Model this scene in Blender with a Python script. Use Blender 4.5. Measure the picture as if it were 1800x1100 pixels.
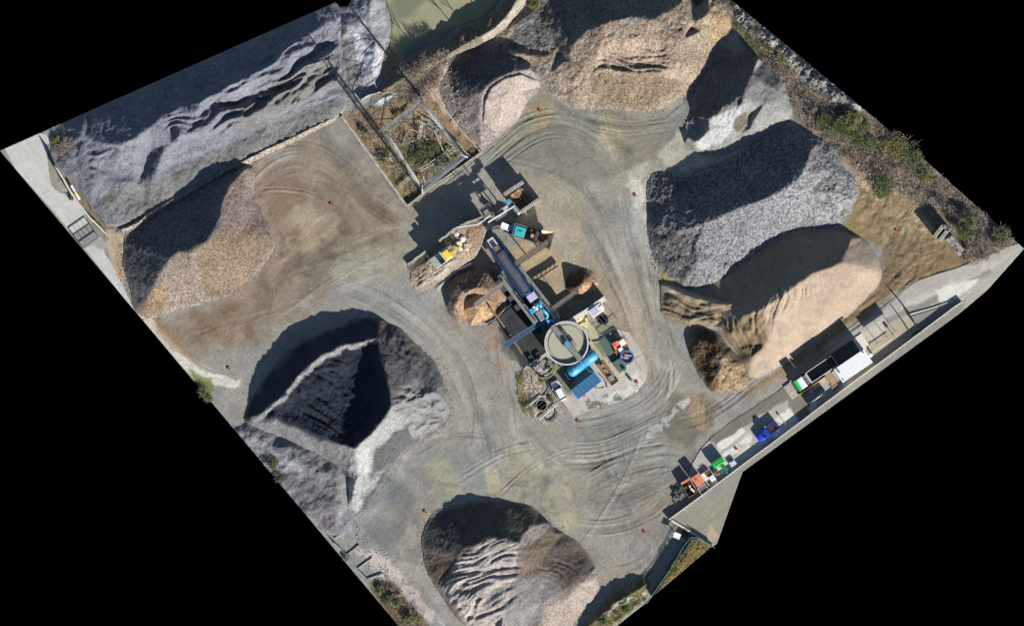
import bpy, math, random
import numpy as np
from mathutils import Vector, Matrix, geometry

for o in list(bpy.data.objects):
    bpy.data.objects.remove(o, do_unlink=True)
scene = bpy.context.scene
col = scene.collection
S = 0.12                      # metres per photograph pixel
def W(px, py): return ((px - 900.0) * S, (550.0 - py) * S)

# ------------------------------------------------------------------ camera
cam_d = bpy.data.cameras.new('camera')
cam = bpy.data.objects.new('camera', cam_d); col.objects.link(cam)
cam_d.type = 'ORTHO'; cam_d.ortho_scale = 1800 * S
cam_d.clip_start = 1.0; cam_d.clip_end = 600.0
cam.location = (0, 0, 260); cam.rotation_euler = (0, 0, 0)
scene.camera = cam
# ------------------------------------------------------------------ light
SUN_EL = math.radians(26.5)
SUN_AZ = math.atan2(-0.79, 0.61)          # direction towards the sun in the xy plane
world = bpy.data.worlds.new('World'); scene.world = world; world.use_nodes = True
wn = world.node_tree.nodes; wl = world.node_tree.links
for n in list(wn): wn.remove(n)
sky = wn.new('ShaderNodeTexSky'); sky.sky_type = 'NISHITA'; sky.sun_disc = False
sky.sun_elevation = SUN_EL; sky.sun_rotation = math.pi / 2 - SUN_AZ
sky.air_density = 1.0; sky.dust_density = 0.4; sky.ozone_density = 2.0
bg = wn.new('ShaderNodeBackground'); bg.inputs['Strength'].default_value = 0.055
wo = wn.new('ShaderNodeOutputWorld')
wl.new(sky.outputs[0], bg.inputs[0]); wl.new(bg.outputs[0], wo.inputs[0])
sun_d = bpy.data.lights.new('sun', 'SUN'); sun_d.energy = 4.8; sun_d.angle = math.radians(0.5)
sun_d.color = (1.0, 0.945, 0.87)
sun = bpy.data.objects.new('sun', sun_d); col.objects.link(sun)
sd = Vector((math.cos(SUN_AZ) * math.cos(SUN_EL), math.sin(SUN_AZ) * math.cos(SUN_EL), math.sin(SUN_EL)))
sun.rotation_euler = sd.to_track_quat('Z', 'Y').to_euler(); sun.location = (60, -80, 60)
scene.view_settings.view_transform = 'Standard'; scene.view_settings.look = 'None'
scene.view_settings.exposure = 0.85; scene.view_settings.gamma = 1.0

# ------------------------------------------------------------------ colours
def lin(c):
    c = c / 255.0
    return c / 12.92 if c <= 0.04045 else ((c + 0.055) / 1.055) ** 2.4
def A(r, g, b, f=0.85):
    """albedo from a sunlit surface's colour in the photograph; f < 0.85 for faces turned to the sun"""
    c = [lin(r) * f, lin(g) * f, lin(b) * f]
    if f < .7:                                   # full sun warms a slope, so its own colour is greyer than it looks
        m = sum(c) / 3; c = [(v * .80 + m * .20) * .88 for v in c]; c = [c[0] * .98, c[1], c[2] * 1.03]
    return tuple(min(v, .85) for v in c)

# ------------------------------------------------------------------ noise
_rt = np.random.RandomState(7).rand(16, 256, 256).astype(np.float32)
def vnoise(x, y, seed=0):
    t = _rt[seed % 16]; sx = (seed * 37.31) % 256
    x = x + sx; y = y + sx * 1.7
    xi = np.floor(x).astype(np.int64); yi = np.floor(y).astype(np.int64)
    fx = x - xi; fy = y - yi
    fx = fx * fx * (3 - 2 * fx); fy = fy * fy * (3 - 2 * fy)
    a = t[xi & 255, yi & 255]; b = t[(xi + 1) & 255, yi & 255]
    c = t[xi & 255, (yi + 1) & 255]; d = t[(xi + 1) & 255, (yi + 1) & 255]
    return (a * (1 - fx) + b * fx) * (1 - fy) + (c * (1 - fx) + d * fx) * fy
def fbm(x, y, scale, octv=4, seed=0):
    """about -1..1"""
    r = 0; a = 1.0; s = 0
    for k in range(octv):
        r = r + a * (vnoise(x / scale * 2 ** k, y / scale * 2 ** k, seed + k) * 2 - 1); s += a; a *= 0.55
    return r / s * 1.6
def ripple(x, y, ang, lu, lv, seed=0, warp=14, sharp=1.0):
    """long crests running along ang (photo degrees, y down), spacing lv, length lu; 0..1"""
    ca, sa = math.cos(math.radians(ang)), math.sin(math.radians(ang))
    x2 = x + warp * (vnoise(x / 45, y / 45, seed + 3) - .5) * 2
    y2 = y + warp * (vnoise(x / 45, y / 45, seed + 5) - .5) * 2
    u = x2 * ca + y2 * sa; v = -x2 * sa + y2 * ca
    n = vnoise(u / lu, v / lv, seed) * .7 + vnoise(u / lu * 2, v / lv * 2, seed + 1) * .3
    return (1 - np.abs(2 * n - 1)) ** sharp

# ------------------------------------------------------------------ polygons on numpy grids
def inside(px, py, poly):
    r = np.zeros(px.shape, bool); n = len(poly)
    for i in range(n):
        x0, y0 = poly[i][:2]; x1, y1 = poly[(i + 1) % n][:2]
        if y0 == y1: continue
        c = ((y0 > py) != (y1 > py)) & (px < (x1 - x0) * (py - y0) / (y1 - y0) + x0)
        r ^= c
    return r
def nearest(px, py, pts, closed=True):
    """distance, nearest x, nearest y, arc length, signed side"""
    best = np.full(px.shape, 1e9); bx = px * 0.0; by = px * 0.0; bs = px * 0.0; sg = px * 0.0; acc = 0
    n = len(pts)
    for i in range(n if closed else n - 1):
        x0, y0 = pts[i][:2]; x1, y1 = pts[(i + 1) % n][:2]
        dx, dy = x1 - x0, y1 - y0; L2 = dx * dx + dy * dy
        if L2 == 0: continue
        t = np.clip(((px - x0) * dx + (py - y0) * dy) / L2, 0, 1)
        qx = x0 + t * dx; qy = y0 + t * dy
        d = np.hypot(px - qx, py - qy); m = d < best; L = math.sqrt(L2)
        best[m] = d[m]; bx[m] = qx[m]; by[m] = qy[m]; bs[m] = (acc + t * L)[m]
        sg[m] = np.sign((px - x0) * dy - (py - y0) * dx)[m]
        acc += L
    return best, bx, by, bs, sg
def softmask(X, Y, poly, feather=6, wob=6, seed=0):
    """1 inside, 0 outside, soft and wobbly edge"""
    xs = [p[0] for p in poly]; ys = [p[1] for p in poly]; m = feather + wob + 3
    out = np.zeros(X.shape)
    sel = (X > min(xs) - m) & (X < max(xs) + m) & (Y > min(ys) - m) & (Y < max(ys) + m)
    if not sel.any(): return out
    x = X[sel]; y = Y[sel]
    wx = x + wob * fbm(x, y, 22, 3, seed); wy = y + wob * fbm(x, y, 22, 3, seed + 4)
    d = nearest(wx, wy, poly)[0]; d = np.where(inside(wx, wy, poly), d, -d)
    out[sel] = np.clip(d / max(feather, .01) + .5, 0, 1)
    return out
def smooth_poly(pts, it=2, closed=True):
    """Chaikin corner cutting so outlines are not straight segments"""
    P = [tuple(p) for p in pts]
    for _ in range(it):
        Q = []; n = len(P)
        rng = range(n) if closed else range(n - 1)
        if not closed: Q.append(P[0])
        for i in rng:
            a, b = P[i], P[(i + 1) % n]
            Q.append(tuple(.75 * u + .25 * v for u, v in zip(a, b))); Q.append(tuple(.25 * u + .75 * v for u, v in zip(a, b)))
        if not closed: Q.append(P[-1])
        P = Q
    return P

# outline of the surveyed area (the photograph is cut off here)
OUT = [(0, 265), (590, 4), (597, 12), (612, 12), (622, -8), (1275, -8), (1425, 115), (1617, 274), (1800, 437), (1735, 510),
       (1685, 552), (1405, 756), (1305, 829), (1260, 955), (1250, 961), (1137, 1056), (1070, 1108), (708, 1108), (472, 826), (241, 551), (10, 277)]

def tin(X, Y, outline, lines, base=0.0):
    """heights on the grid from a triangulation that keeps outline and ridge lines as edges"""
    vs = []; es = []; hs = []
    idx = {}
    def add(p, h):
        k = (round(p[0], 1), round(p[1], 1))
        if k in idx: return idx[k]
        idx[k] = len(vs); vs.append(Vector((p[0], p[1]))); hs.append(h); return idx[k]
    n = len(outline); ids = [add(p, p[2] if len(p) > 2 else base) for p in outline]
    es += [(ids[i], ids[(i + 1) % n]) for i in range(n)]
    for ln in lines:
        ids = [add(p, p[2]) for p in ln]
        es += [(ids[i], ids[i + 1]) for i in range(len(ids) - 1) if ids[i] != ids[i + 1]]
    ov, oe, of, o_v, o_e, o_f = geometry.delaunay_2d_cdt(vs, es, [], 0, 1e-4)
    H = []
    for i, v in enumerate(ov):
        if o_v[i]: H.append(hs[o_v[i][0]])
        else:
            ds = sorted(((v - q).length, hh) for q, hh in zip(vs, hs))[:3]
            w = [1 / (d + .1) for d, _ in ds]; H.append(sum(a * b[1] for a, b in zip(w, ds)) / sum(w))
    out = np.full(X.shape, float(base))
    x0, y0 = X[0, 0], Y[0, 0]; st = X[0, 1] - X[0, 0]
    for f in of:
        a, b, c = [ov[k] for k in f[:3]]; ha, hb, hc = [H[k] for k in f[:3]]
        i0 = max(int((min(a.y, b.y, c.y) - y0) / st) - 1, 0); i1 = min(int((max(a.y, b.y, c.y) - y0) / st) + 2, X.shape[0])
        j0 = max(int((min(a.x, b.x, c.x) - x0) / st) - 1, 0); j1 = min(int((max(a.x, b.x, c.x) - x0) / st) + 2, X.shape[1])
        if i1 <= i0 or j1 <= j0: continue
        x = X[i0:i1, j0:j1]; y = Y[i0:i1, j0:j1]
        den = (b.y - c.y) * (a.x - c.x) + (c.x - b.x) * (a.y - c.y)
        if abs(den) < 1e-9: continue
        l1 = ((b.y - c.y) * (x - c.x) + (c.x - b.x) * (y - c.y)) / den
        l2 = ((c.y - a.y) * (x - c.x) + (a.x - c.x) * (y - c.y)) / den
        l3 = 1 - l1 - l2
        m = (l1 >= -1e-6) & (l2 >= -1e-6) & (l3 >= -1e-6)
        out[i0:i1, j0:j1][m] = (l1 * ha + l2 * hb + l3 * hc)[m]
    return out
def blur(H, it=1):
    for _ in range(it):
        P = np.pad(H, 1, mode='edge')
        H = (P[:-2, 1:-1] + P[2:, 1:-1] + P[1:-1, :-2] + P[1:-1, 2:] + 2 * P[1:-1, 1:-1]) / 6
    return H

# ------------------------------------------------------------------ materials
MATS = {}
def mat_plain(name, rgb, rough=.6, metal=0.0, var=.18, vscale=1.2, bump=0.0, bscale=8.0, dirt=None, dirt_amt=.35, spec=None):
    if name in MATS: return MATS[name]
    m = bpy.data.materials.new(name); m.use_nodes = True
    nt = m.node_tree; N = nt.nodes; L = nt.links; b = N['Principled BSDF']
    b.inputs['Roughness'].default_value = rough; b.inputs['Metallic'].default_value = metal
    if spec is not None: b.inputs['Specular IOR Level'].default_value = spec
    geo = N.new('ShaderNodeNewGeometry')
    nz = N.new('ShaderNodeTexNoise'); nz.inputs['Scale'].default_value = vscale; nz.inputs['Detail'].default_value = 5
    nz.inputs['Roughness'].default_value = .65
    L.new(geo.outputs['Position'], nz.inputs['Vector'])
    mr = N.new('ShaderNodeMapRange'); mr.inputs['From Min'].default_value = .3; mr.inputs['From Max'].default_value = .7
    mr.inputs['To Min'].default_value = 1 - var; mr.inputs['To Max'].default_value = 1 + var
    L.new(nz.outputs['Fac'], mr.inputs['Value'])
    sc = N.new('ShaderNodeVectorMath'); sc.operation = 'SCALE'; sc.inputs[0].default_value = rgb
    L.new(mr.outputs[0], sc.inputs['Scale'])
    last = sc.outputs[0]
    if dirt:
        n2 = N.new('ShaderNodeTexNoise'); n2.inputs['Scale'].default_value = vscale * 2.3; n2.inputs['Detail'].default_value = 8
        n2.inputs['Roughness'].default_value = .7
        L.new(geo.outputs['Position'], n2.inputs['Vector'])
        m2 = N.new('ShaderNodeMapRange'); m2.inputs['From Min'].default_value = .48; m2.inputs['From Max'].default_value = .66
        m2.inputs['To Max'].default_value = dirt_amt * 2
        L.new(n2.outputs['Fac'], m2.inputs['Value'])
        mx = N.new('ShaderNodeMix'); mx.data_type = 'RGBA'
        L.new(m2.outputs[0], mx.inputs['Factor']); L.new(last, mx.inputs['A']); mx.inputs['B'].default_value = (*dirt, 1)
        last = mx.outputs['Result']
    L.new(last, b.inputs['Base Color'])
    if bump > 0:
        n3 = N.new('ShaderNodeTexNoise'); n3.inputs['Scale'].default_value = bscale; n3.inputs['Detail'].default_value = 4
        L.new(geo.outputs['Position'], n3.inputs['Vector'])
        bp = N.new('ShaderNodeBump'); bp.inputs['Strength'].default_value = 1; bp.inputs['Distance'].default_value = bump
        L.new(n3.outputs['Fac'], bp.inputs['Height']); L.new(bp.outputs[0], b.inputs['Normal'])
    MATS[name] = m; return m
def mat_earth(name, speck=.35, sscale=5.0, bump=.06, bscale=3.5, rough=.95, lump=0.0):
    """colour comes from the surface's own 'Col' attribute (what the soil is made of), broken up by grain"""
    if name in MATS: return MATS[name]
    m = bpy.data.materials.new(name); m.use_nodes = True
    nt = m.node_tree; N = nt.nodes; L = nt.links; b = N['Principled BSDF']
    b.inputs['Roughness'].default_value = rough; b.inputs['Specular IOR Level'].default_value = .12
    at = N.new('ShaderNodeAttribute'); at.attribute_name = 'Col'
    geo = N.new('ShaderNodeNewGeometry')
    vo = N.new('ShaderNodeTexVoronoi'); vo.inputs['Scale'].default_value = sscale
    L.new(geo.outputs['Position'], vo.inputs['Vector'])
    sep = N.new('ShaderNodeSeparateColor'); L.new(vo.outputs['Color'], sep.inputs[0])
    nz = N.new('ShaderNodeTexNoise'); nz.inputs['Scale'].default_value = sscale * .8; nz.inputs['Detail'].default_value = 3
    nz.inputs['Roughness'].default_value = .7
    L.new(geo.outputs['Position'], nz.inputs['Vector'])
    ad = N.new('ShaderNodeMath'); ad.operation = 'ADD'; L.new(sep.outputs[0], ad.inputs[0]); L.new(nz.outputs['Fac'], ad.inputs[1])
    mr = N.new('ShaderNodeMapRange'); mr.inputs['From Min'].default_value = .35; mr.inputs['From Max'].default_value = 1.65
    mr.inputs['To Min'].default_value = 1 - speck; mr.inputs['To Max'].default_value = 1 + speck
    L.new(ad.outputs[0], mr.inputs['Value'])
    sc = N.new('ShaderNodeVectorMath'); sc.operation = 'SCALE'
    L.new(at.outputs['Color'], sc.inputs[0]); L.new(mr.outputs[0], sc.inputs['Scale'])
    L.new(sc.outputs[0], b.inputs['Base Color'])
    n3 = N.new('ShaderNodeTexNoise'); n3.inputs['Scale'].default_value = bscale; n3.inputs['Detail'].default_value = 5
    n3.inputs['Roughness'].default_value = .75
    L.new(geo.outputs['Position'], n3.inputs['Vector'])
    bp = N.new('ShaderNodeBump'); bp.inputs['Strength'].default_value = 1; bp.inputs['Distance'].default_value = bump
    L.new(n3.outputs['Fac'], bp.inputs['Height']); L.new(bp.outputs[0], b.inputs['Normal'])
    MATS[name] = m; return m

# ------------------------------------------------------------------ tagging
def tag(o, label=None, cat=None, group=None, kind=None):
    if label: o['label'] = label
    if cat: o['category'] = cat
    if group: o['group'] = group
    if kind: o['kind'] = kind
    return o

# ------------------------------------------------------------------ sheets: ground, roads, heaps
def sheet(name, poly, hfun, cfun, mat, step=2.0, skirt=-.4, clip=True, seed=0):
    """a height mesh over a polygon in photo pixels; hfun(X,Y)->z metres; cfun(X,Y,Z)->rgb"""
    xs = [p[0] for p in poly]; ys = [p[1] for p in poly]
    x0 = math.floor(min(xs) / step - 1) * step; y0 = math.floor(min(ys) / step - 1) * step
    x = np.arange(x0, max(xs) + 2 * step, step); y = np.arange(y0, max(ys) + 2 * step, step)
    X, Y = np.meshgrid(x, y); X = X.astype(float); Y = Y.astype(float)
    Z = hfun(X, Y)
    C = cfun(X, Y, Z)
    ins = inside(X, Y, poly)
    VX, VY = X.copy(), Y.copy()
    out1 = ~ins
    face = ins[:-1, :-1] | ins[1:, :-1] | ins[:-1, 1:] | ins[1:, 1:]
    near = np.zeros(X.shape, bool)
    near[:-1, :-1] |= face; near[1:, :-1] |= face; near[:-1, 1:] |= face; near[1:, 1:] |= face
    m = near & out1
    if m.any():
        _, bx, by, _, _ = nearest(X[m], Y[m], poly); VX[m] = bx; VY[m] = by
    if clip:
        o2 = ~inside(VX, VY, OUT)
        face &= ~(o2[:-1, :-1] & o2[1:, :-1] & o2[:-1, 1:] & o2[1:, 1:])
        near = np.zeros(X.shape, bool)
        near[:-1, :-1] |= face; near[1:, :-1] |= face; near[:-1, 1:] |= face; near[1:, 1:] |= face
        m = near & o2
        if m.any():
            _, bx, by, _, _ = nearest(VX[m], VY[m], OUT); VX[m] = bx; VY[m] = by
    idx = np.full(X.shape, -1); idx[near] = np.arange(near.sum())
    vx = (VX[near] - 900) * S; vy = (550 - VY[near]) * S; vz = Z[near]
    co = np.stack([vx, vy, vz], 1)
    cc = np.stack([C[k][near] if hasattr(C[k], 'shape') else np.full(near.sum(), C[k]) for k in range(3)] , 1)
    a = idx[1:, :-1][face]; b = idx[1:, 1:][face]; c = idx[:-1, 1:][face]; d = idx[:-1, :-1][face]
    F = np.stack([a, b, c, d], 1)
    # skirt down the rim
    E = np.concatenate([F[:, [0, 1]], F[:, [1, 2]], F[:, [2, 3]], F[:, [3, 0]]])
    key = np.sort(E, 1); kk = key[:, 0].astype(np.int64) * (len(co) + 1) + key[:, 1]
    u, inv, cnt = np.unique(kk, return_inverse=True, return_counts=True)
    B = E[cnt[inv.ravel()] == 1]
    bv = np.unique(B); mp = np.full(len(co), -1); mp[bv] = len(co) + np.arange(len(bv))
    low = co[bv].copy(); low[:, 2] = np.minimum(low[:, 2] - .05, skirt)
    co = np.concatenate([co, low]); cc = np.concatenate([cc, cc[bv]])
    F2 = np.stack([B[:, 1], B[:, 0], mp[B[:, 0]], mp[B[:, 1]]], 1)
    F = np.concatenate([F, F2])
    me = bpy.data.meshes.new(name)
    me.vertices.add(len(co)); me.vertices.foreach_set('co', co.astype(np.float32).ravel())
    me.loops.add(F.size); me.loops.foreach_set('vertex_index', F.astype(np.int32).ravel())
    me.polygons.add(len(F)); me.polygons.foreach_set('loop_start', np.arange(0, F.size, 4, dtype=np.int32))
    me.polygons.foreach_set('loop_total', np.full(len(F), 4, np.int32))
    me.update(calc_edges=True)
    at = me.color_attributes.new('Col', 'FLOAT_COLOR', 'POINT')
    cc = np.concatenate([np.clip(cc, 0.004, .85), np.ones((len(cc), 1))], 1)
    at.data.foreach_set('color', cc.astype(np.float32).ravel())
    me.materials.append(mat); me.validate()
    o = bpy.data.objects.new(name, me); col.objects.link(o)
    return o

class Paint:
    """rgb layers of what the ground is made of"""
    def __init__(s, X, Y, base):
        s.X, s.Y = X, Y; s.c = [np.full(X.shape, b) for b in base]
    def zone(s, poly, rgb, amt=1.0, feather=8, wob=7, seed=1, patch=None):
        m = softmask(s.X, s.Y, poly, feather, wob, seed) * amt
        if patch:
            sc, th = patch
            m = m * np.clip((fbm(s.X, s.Y, sc, 4, seed + 2) - th) * 3 + .5, 0, 1)
        for k in range(3): s.c[k] = s.c[k] * (1 - m) + rgb[k] * m
        return s
    def mul(s, f):
        for k in range(3): s.c[k] = s.c[k] * f
        return s

HEAPS = {}
def heap(name, label, outline, lines, base_rgb, zones=(), mat=None, blurs=2, lump=.12, lscale=26, grain=.05, ripples=(), round_it=2,
         gain=1.0, cat='heap', kind=None, group=None, step=2.0, z0=0.0, mott=.14, extra=None, var_seed=0, skirt=-.4, toe=1.0, dust=.7):
    poly = smooth_poly([p[:2] + ((p[2],) if len(p) > 2 else (0.0,)) for p in outline], round_it) if round_it else outline
    if round_it:                                  # ragged toe where stones have rolled out
        Q = []
        for p, q in zip(poly, poly[1:] + poly[:1]):
            n = max(1, int(math.hypot(p[0] - q[0], p[1] - q[1]) / 4))
            for k in range(n): Q.append(tuple(u + (v - u) * k / n for u, v in zip(p, q)))
        cx = sum(p[0] for p in Q) / len(Q); cy = sum(p[1] for p in Q) / len(Q); R = []
        size = min(1.0, len(Q) / 60)
        for p in Q:
            w = float(1.5 * fbm(np.float64(p[0]), np.float64(p[1]), 9, 2, 3) + 3.0 * fbm(np.float64(p[0]), np.float64(p[1]), 34, 2, 8)) * size * toe
            d = math.hypot(p[0] - cx, p[1] - cy) + 1e-6; R.append((p[0] + (p[0] - cx) / d * w, p[1] + (p[1] - cy) / d * w, p[2]))
        poly = R
    # the visible outline wobbles a little
    rs = np.random.RandomState(len(name) + int(outline[0][0]))
    sd = var_seed or (int(outline[0][0] * 3 + outline[0][1]) % 97)
    def hf(X, Y):
        bs = [p[2] if len(p) > 2 else 0 for p in poly]
        ln = [[(a, b, c * gain) for a, b, c in l] for l in lines]
        H = tin(X, Y, poly, ln, 0.0)
        H = blur(H, blurs)
        d = nearest(X, Y, poly)[0]; edge = np.clip(d / 14, 0, 1)
        edge = np.where(inside(X, Y, poly), edge, 0)
        H = H + edge * (lump * fbm(X, Y, lscale, 4, sd) + lump * .45 * fbm(X, Y, lscale * .3, 3, sd + 3))
        for ri, (pg, ang, lu, lv, amp) in enumerate(ripples):
            mk = softmask(X, Y, pg, 14, 4, sd)
            H = H + edge * mk * amp * (ripple(X, Y, ang, lu, lv, sd + 2 + ri * 5, sharp=1.3) - .5)
        H = H + (np.random.RandomState(sd).rand(*H.shape) - .5) * 2 * grain * np.clip(edge + .25, 0, 1)
        if extra is not None: H = extra(X, Y, H, edge)
        return H + z0 + .03
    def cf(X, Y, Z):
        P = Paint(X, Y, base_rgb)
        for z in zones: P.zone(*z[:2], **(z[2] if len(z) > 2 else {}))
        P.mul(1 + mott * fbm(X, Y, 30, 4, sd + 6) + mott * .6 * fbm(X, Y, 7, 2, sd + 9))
        if dust:                                  # yard dust and fines mixed into the toe
            d = nearest(X, Y, poly)[0]; w = np.clip(1.0 - d / (4 + 9 * np.clip(fbm(X, Y, 24, 3, sd + 11) + .4, 0, 2)), 0, 1) * dust
            for k, v in enumerate(A(138, 133, 124, .8)): P.c[k] = P.c[k] * (1 - w) + v * w
        return P.c
    o = sheet(name, poly, hf, cf, mat, step=step, skirt=skirt)
    if kind: tag(o, label=None, kind=kind)
    else: tag(o, label, cat, group)
    HEAPS[o.name] = (poly, base_rgb)
    return o
# ================================================================== the land
M_yard = mat_earth('yard_dirt', .19, 4.2, .03, 3.2)
M_cobble = mat_earth('cobbles', .8, 4.2, .12, 3.0)
M_gravel = mat_earth('gravel', .62, 3.7, .14, 3.4)
M_fine = mat_earth('fine_gravel', .42, 4.4, .08, 4.0)
M_sand = mat_earth('sand', .17, 4.6, .09, 2.4)
M_stone = mat_earth('coarse_stone', .75, 3.2, .26, 3.4)
M_conc = mat_earth('worn_concrete', .09, 3.0, .01, 5.0)
M_scrubg = mat_earth('scrub_soil', .45, 3.0, .12, 3.0)

# flat areas where the ground sheet must stay low
FLAT = []
TRACKS = [  # centre line, half width px, groove spacing px, depth m
 ([(845,300),(880,262),(930,225),(985,215),(1040,235),(1085,290),(1100,330)], 42, 4.2, .16),
 ([(700,385),(770,330),(845,280),(905,232),(960,208)], 26, 3.6, .10),
 ([(1000,300),(1030,380),(1075,470),(1110,540),(1140,640),(1150,720)], 26, 5, .13),
 ([(1085,330),(1110,430),(1140,520),(1165,600),(1180,690),(1120,760)], 20, 4.5, .13),
 ([(1010,755),(1070,745),(1130,720),(1175,680),(1195,620)], 32, 4.5, .13),
 ([(985,800),(1060,800),(1130,770),(1190,740)], 34, 4.0, .15),
 ([(1030,850),(1090,815),(1160,800),(1200,805)], 40, 4.2, .16),
 ([(1010,870),(1080,880),(1150,850),(1200,815)], 26, 5.0, .10),
 ([(1040,760),(1060,820),(1090,900)], 24, 5.0, .10),
 ([(1180,745),(1240,730),(1300,690),(1370,640),(1450,585),(1540,530),(1610,470)], 20, 4.0, .13),
 ([(1440,620),(1520,560),(1600,500),(1660,470)], 18, 4.5, .16),
 ([(1530,330),(1580,400),(1620,470)], 36, 9.0, .22),
 ([(1240,760),(1235,700),(1250,690)], 14, 4.0, .10),
 ([(900,690),(905,760),(960,830),(1010,900)], 24, 5.5, .14),
 ([(750,520),(800,580),(850,660),(870,740),(880,820)], 34, 6.0, .07),
 ([(420,330),(480,270),(540,262),(600,300),(650,360),(720,400)], 34, 5.0, .11),
 ([(440,370),(500,310),(560,310),(610,350),(650,420)], 22, 6.0, .12),
 ([(470,460),(540,420),(600,370)], 20, 12, .16),
 ([(475,455),(560,405)], 10, 9, .16),
 ([(480,490),(600,450),(700,400),(730,420)], 24, 5.5, .07),
 ([(280,600),(320,640),(370,668),(410,672)], 24, 5.0, .10),
 ([(640,750),(700,800),(760,860)], 30, 6.0, .08),
 ([(690,860),(720,910),(760,960)], 20, 5.0, .09),
 ([(1170,960),(1120,1000),(1070,1010)], 30, 6, .07),
 ([(950,360),(985,420),(1030,450)], 20, 5, .07),
 ([(1150,440),(1160,560),(1195,640)], 14, 4, .08),
 ([(1060,190),(1075,250),(1100,300)], 24, 5, .12),
 ([(1120,230),(1180,200),(1240,140)], 24, 5, .08),
 ([(640,500),(740,560),(820,640),(850,740)], 9, 4, 0.12),
 ([(700,470),(790,590),(840,700),(830,800)], 8, 4, 0.1),
 ([(720,800),(800,760),(900,780),(1000,850)], 10, 4.5, 0.12),
 ([(870,880),(930,820),(1000,790),(1080,790)], 9, 4, 0.14),
 ([(1020,960),(1080,880),(1120,800),(1140,740)], 8, 4, 0.14),
 ([(1060,760),(1075,830),(1110,900),(1120,960)], 7, 3.6, 0.14),
 ([(1090,750),(1100,830),(1150,900)], 7, 3.6, 0.12),
 ([(1000,780),(1080,850),(1170,860)], 9, 4, 0.12),
 ([(960,230),(1040,260),(1090,340),(1100,420)], 8, 4, 0.12),
 ([(1000,210),(1080,240),(1130,290)], 8, 4, 0.12),
 ([(880,280),(980,300),(1060,360),(1090,460)], 9, 4.5, 0.12),
 ([(1040,440),(1090,520),(1120,600),(1180,660)], 8, 4, 0.12),
 ([(430,340),(520,330),(600,370),(680,440)], 9, 4, 0.12),
 ([(330,600),(430,560),(560,520),(680,480)], 10, 5, 0.1),
 ([(480,560),(600,480),(700,440)], 8, 4, 0.1),
 ([(940,880),(980,940),(1060,1000)], 9, 4, 0.1),
 ([(640,900),(700,860),(760,840),(850,870)], 8, 4, 0.08),
 ([(600,500),(700,540),(790,620),(830,720),(860,800)], 30, 4.2, 0.09),
 ([(560,470),(640,480),(720,470),(800,500)], 22, 4, 0.08),
 ([(870,560),(880,640),(895,720),(940,780),(1010,830)], 18, 4, 0.12),
 ([(1130,300),(1135,400),(1150,500),(1175,600),(1195,690)], 18, 3.6, 0.11),
 ([(950,170),(1020,215),(1100,230),(1190,215)], 22, 3.6, 0.12),
 ([(740,345),(800,300),(870,245),(930,200)], 18, 3.2, 0.11),
 ([(1010,330),(1060,420),(1100,500),(1130,590)], 30, 4.2, 0.1),
 ([(800,850),(880,800),(960,780)], 20, 4, 0.09),
 ([(1000,920),(1070,930),(1150,900),(1180,860)], 22, 4, 0.1),
]
def rut_field(X, Y):
    H = np.zeros(X.shape); T = np.zeros(X.shape)
    for k, (pl, hw, sp0, dep) in enumerate(TRACKS):
        pl = smooth_poly(pl, 3, closed=False)
        xs = [p[0] for p in pl]; ys = [p[1] for p in pl]; m = hw + 8
        sel = (X > min(xs) - m) & (X < max(xs) + m) & (Y > min(ys) - m) & (Y < max(ys) + m)
        if not sel.any(): continue
        x, y = X[sel], Y[sel]
        d, _, _, s_, sg = nearest(x, y, pl, closed=False)
        t = d * sg + 2.5 * fbm(x, y, 90, 2, k)
        tot = sum(math.hypot(q[0] - p[0], q[1] - p[1]) for p, q in zip(pl[:-1], pl[1:]))
        ends = np.clip(np.minimum(s_, tot - s_) / 34 + .35 * (vnoise(t / 5, s_ * 0 + k, k) - .6), 0, 1); sp = sp0 * .75
        fade = ends * np.clip((1 - d / hw) * 2.2, 0, 1) * np.clip(.75 + .8 * fbm(x, y, 38, 3, k + 3), 0, 1)
        n = vnoise(s_ / 120 + k * 7, t / sp, k) * .7 + vnoise(s_ / 50 + 3, t / sp * 2.1, k + 1) * .3
        tread = vnoise(s_ / 2.6, t / 5.0, k + 2) * .12
        r = (n - .5) * 1.7 + tread * .5
        H[sel] += fade * dep * 1.15 * r
        br = vnoise(s_ / 150 + 11, t / (sp * 3.2), k + 4) - .5
        T[sel] += fade * (br * .5 + (n - .5) * .3)
    return H, T
def ground_h(X, Y):
    H, T = rut_field(X, Y)
    H += .10 * fbm(X, Y, 60, 2, 2) + .012 * fbm(X, Y, 5, 2, 5)
    H += (np.random.RandomState(3).rand(*X.shape) - .5) * .03
    # clods and dried mud edges
    cl = vnoise(X / 3.2, Y / 3.2, 9)
    H += np.clip(cl - .82, 0, 1) * .45 * np.clip(fbm(X, Y, 50, 3, 11) * 1.5, 0, 1)
    em = softmask(X, Y, [(1515,330),(1560,335),(1640,400),(1690,450),(1600,500),(1500,560),(1400,630),(1380,640),(1545,490),(1560,440),(1500,390)], 20, 8, 5)
    H += em * (.16 * fbm(X, Y, 11, 3, 51) + .22 * (ripple(X, Y, -38, 30, 7, 12) - .5) * np.clip(fbm(X, Y, 30, 2, 13) + .3, 0, 1))
    for pg in FLAT:
        m = softmask(X, Y, pg, 6, 0); H = H * (1 - m) + .04 * m
    for (cx, cy, r) in ((952, 712, 9), (1059, 561, 9)):
        H = np.where(np.hypot(X - cx, Y - cy) < r, -3.0, H)
    return H
g = (146, 141, 131)
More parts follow.
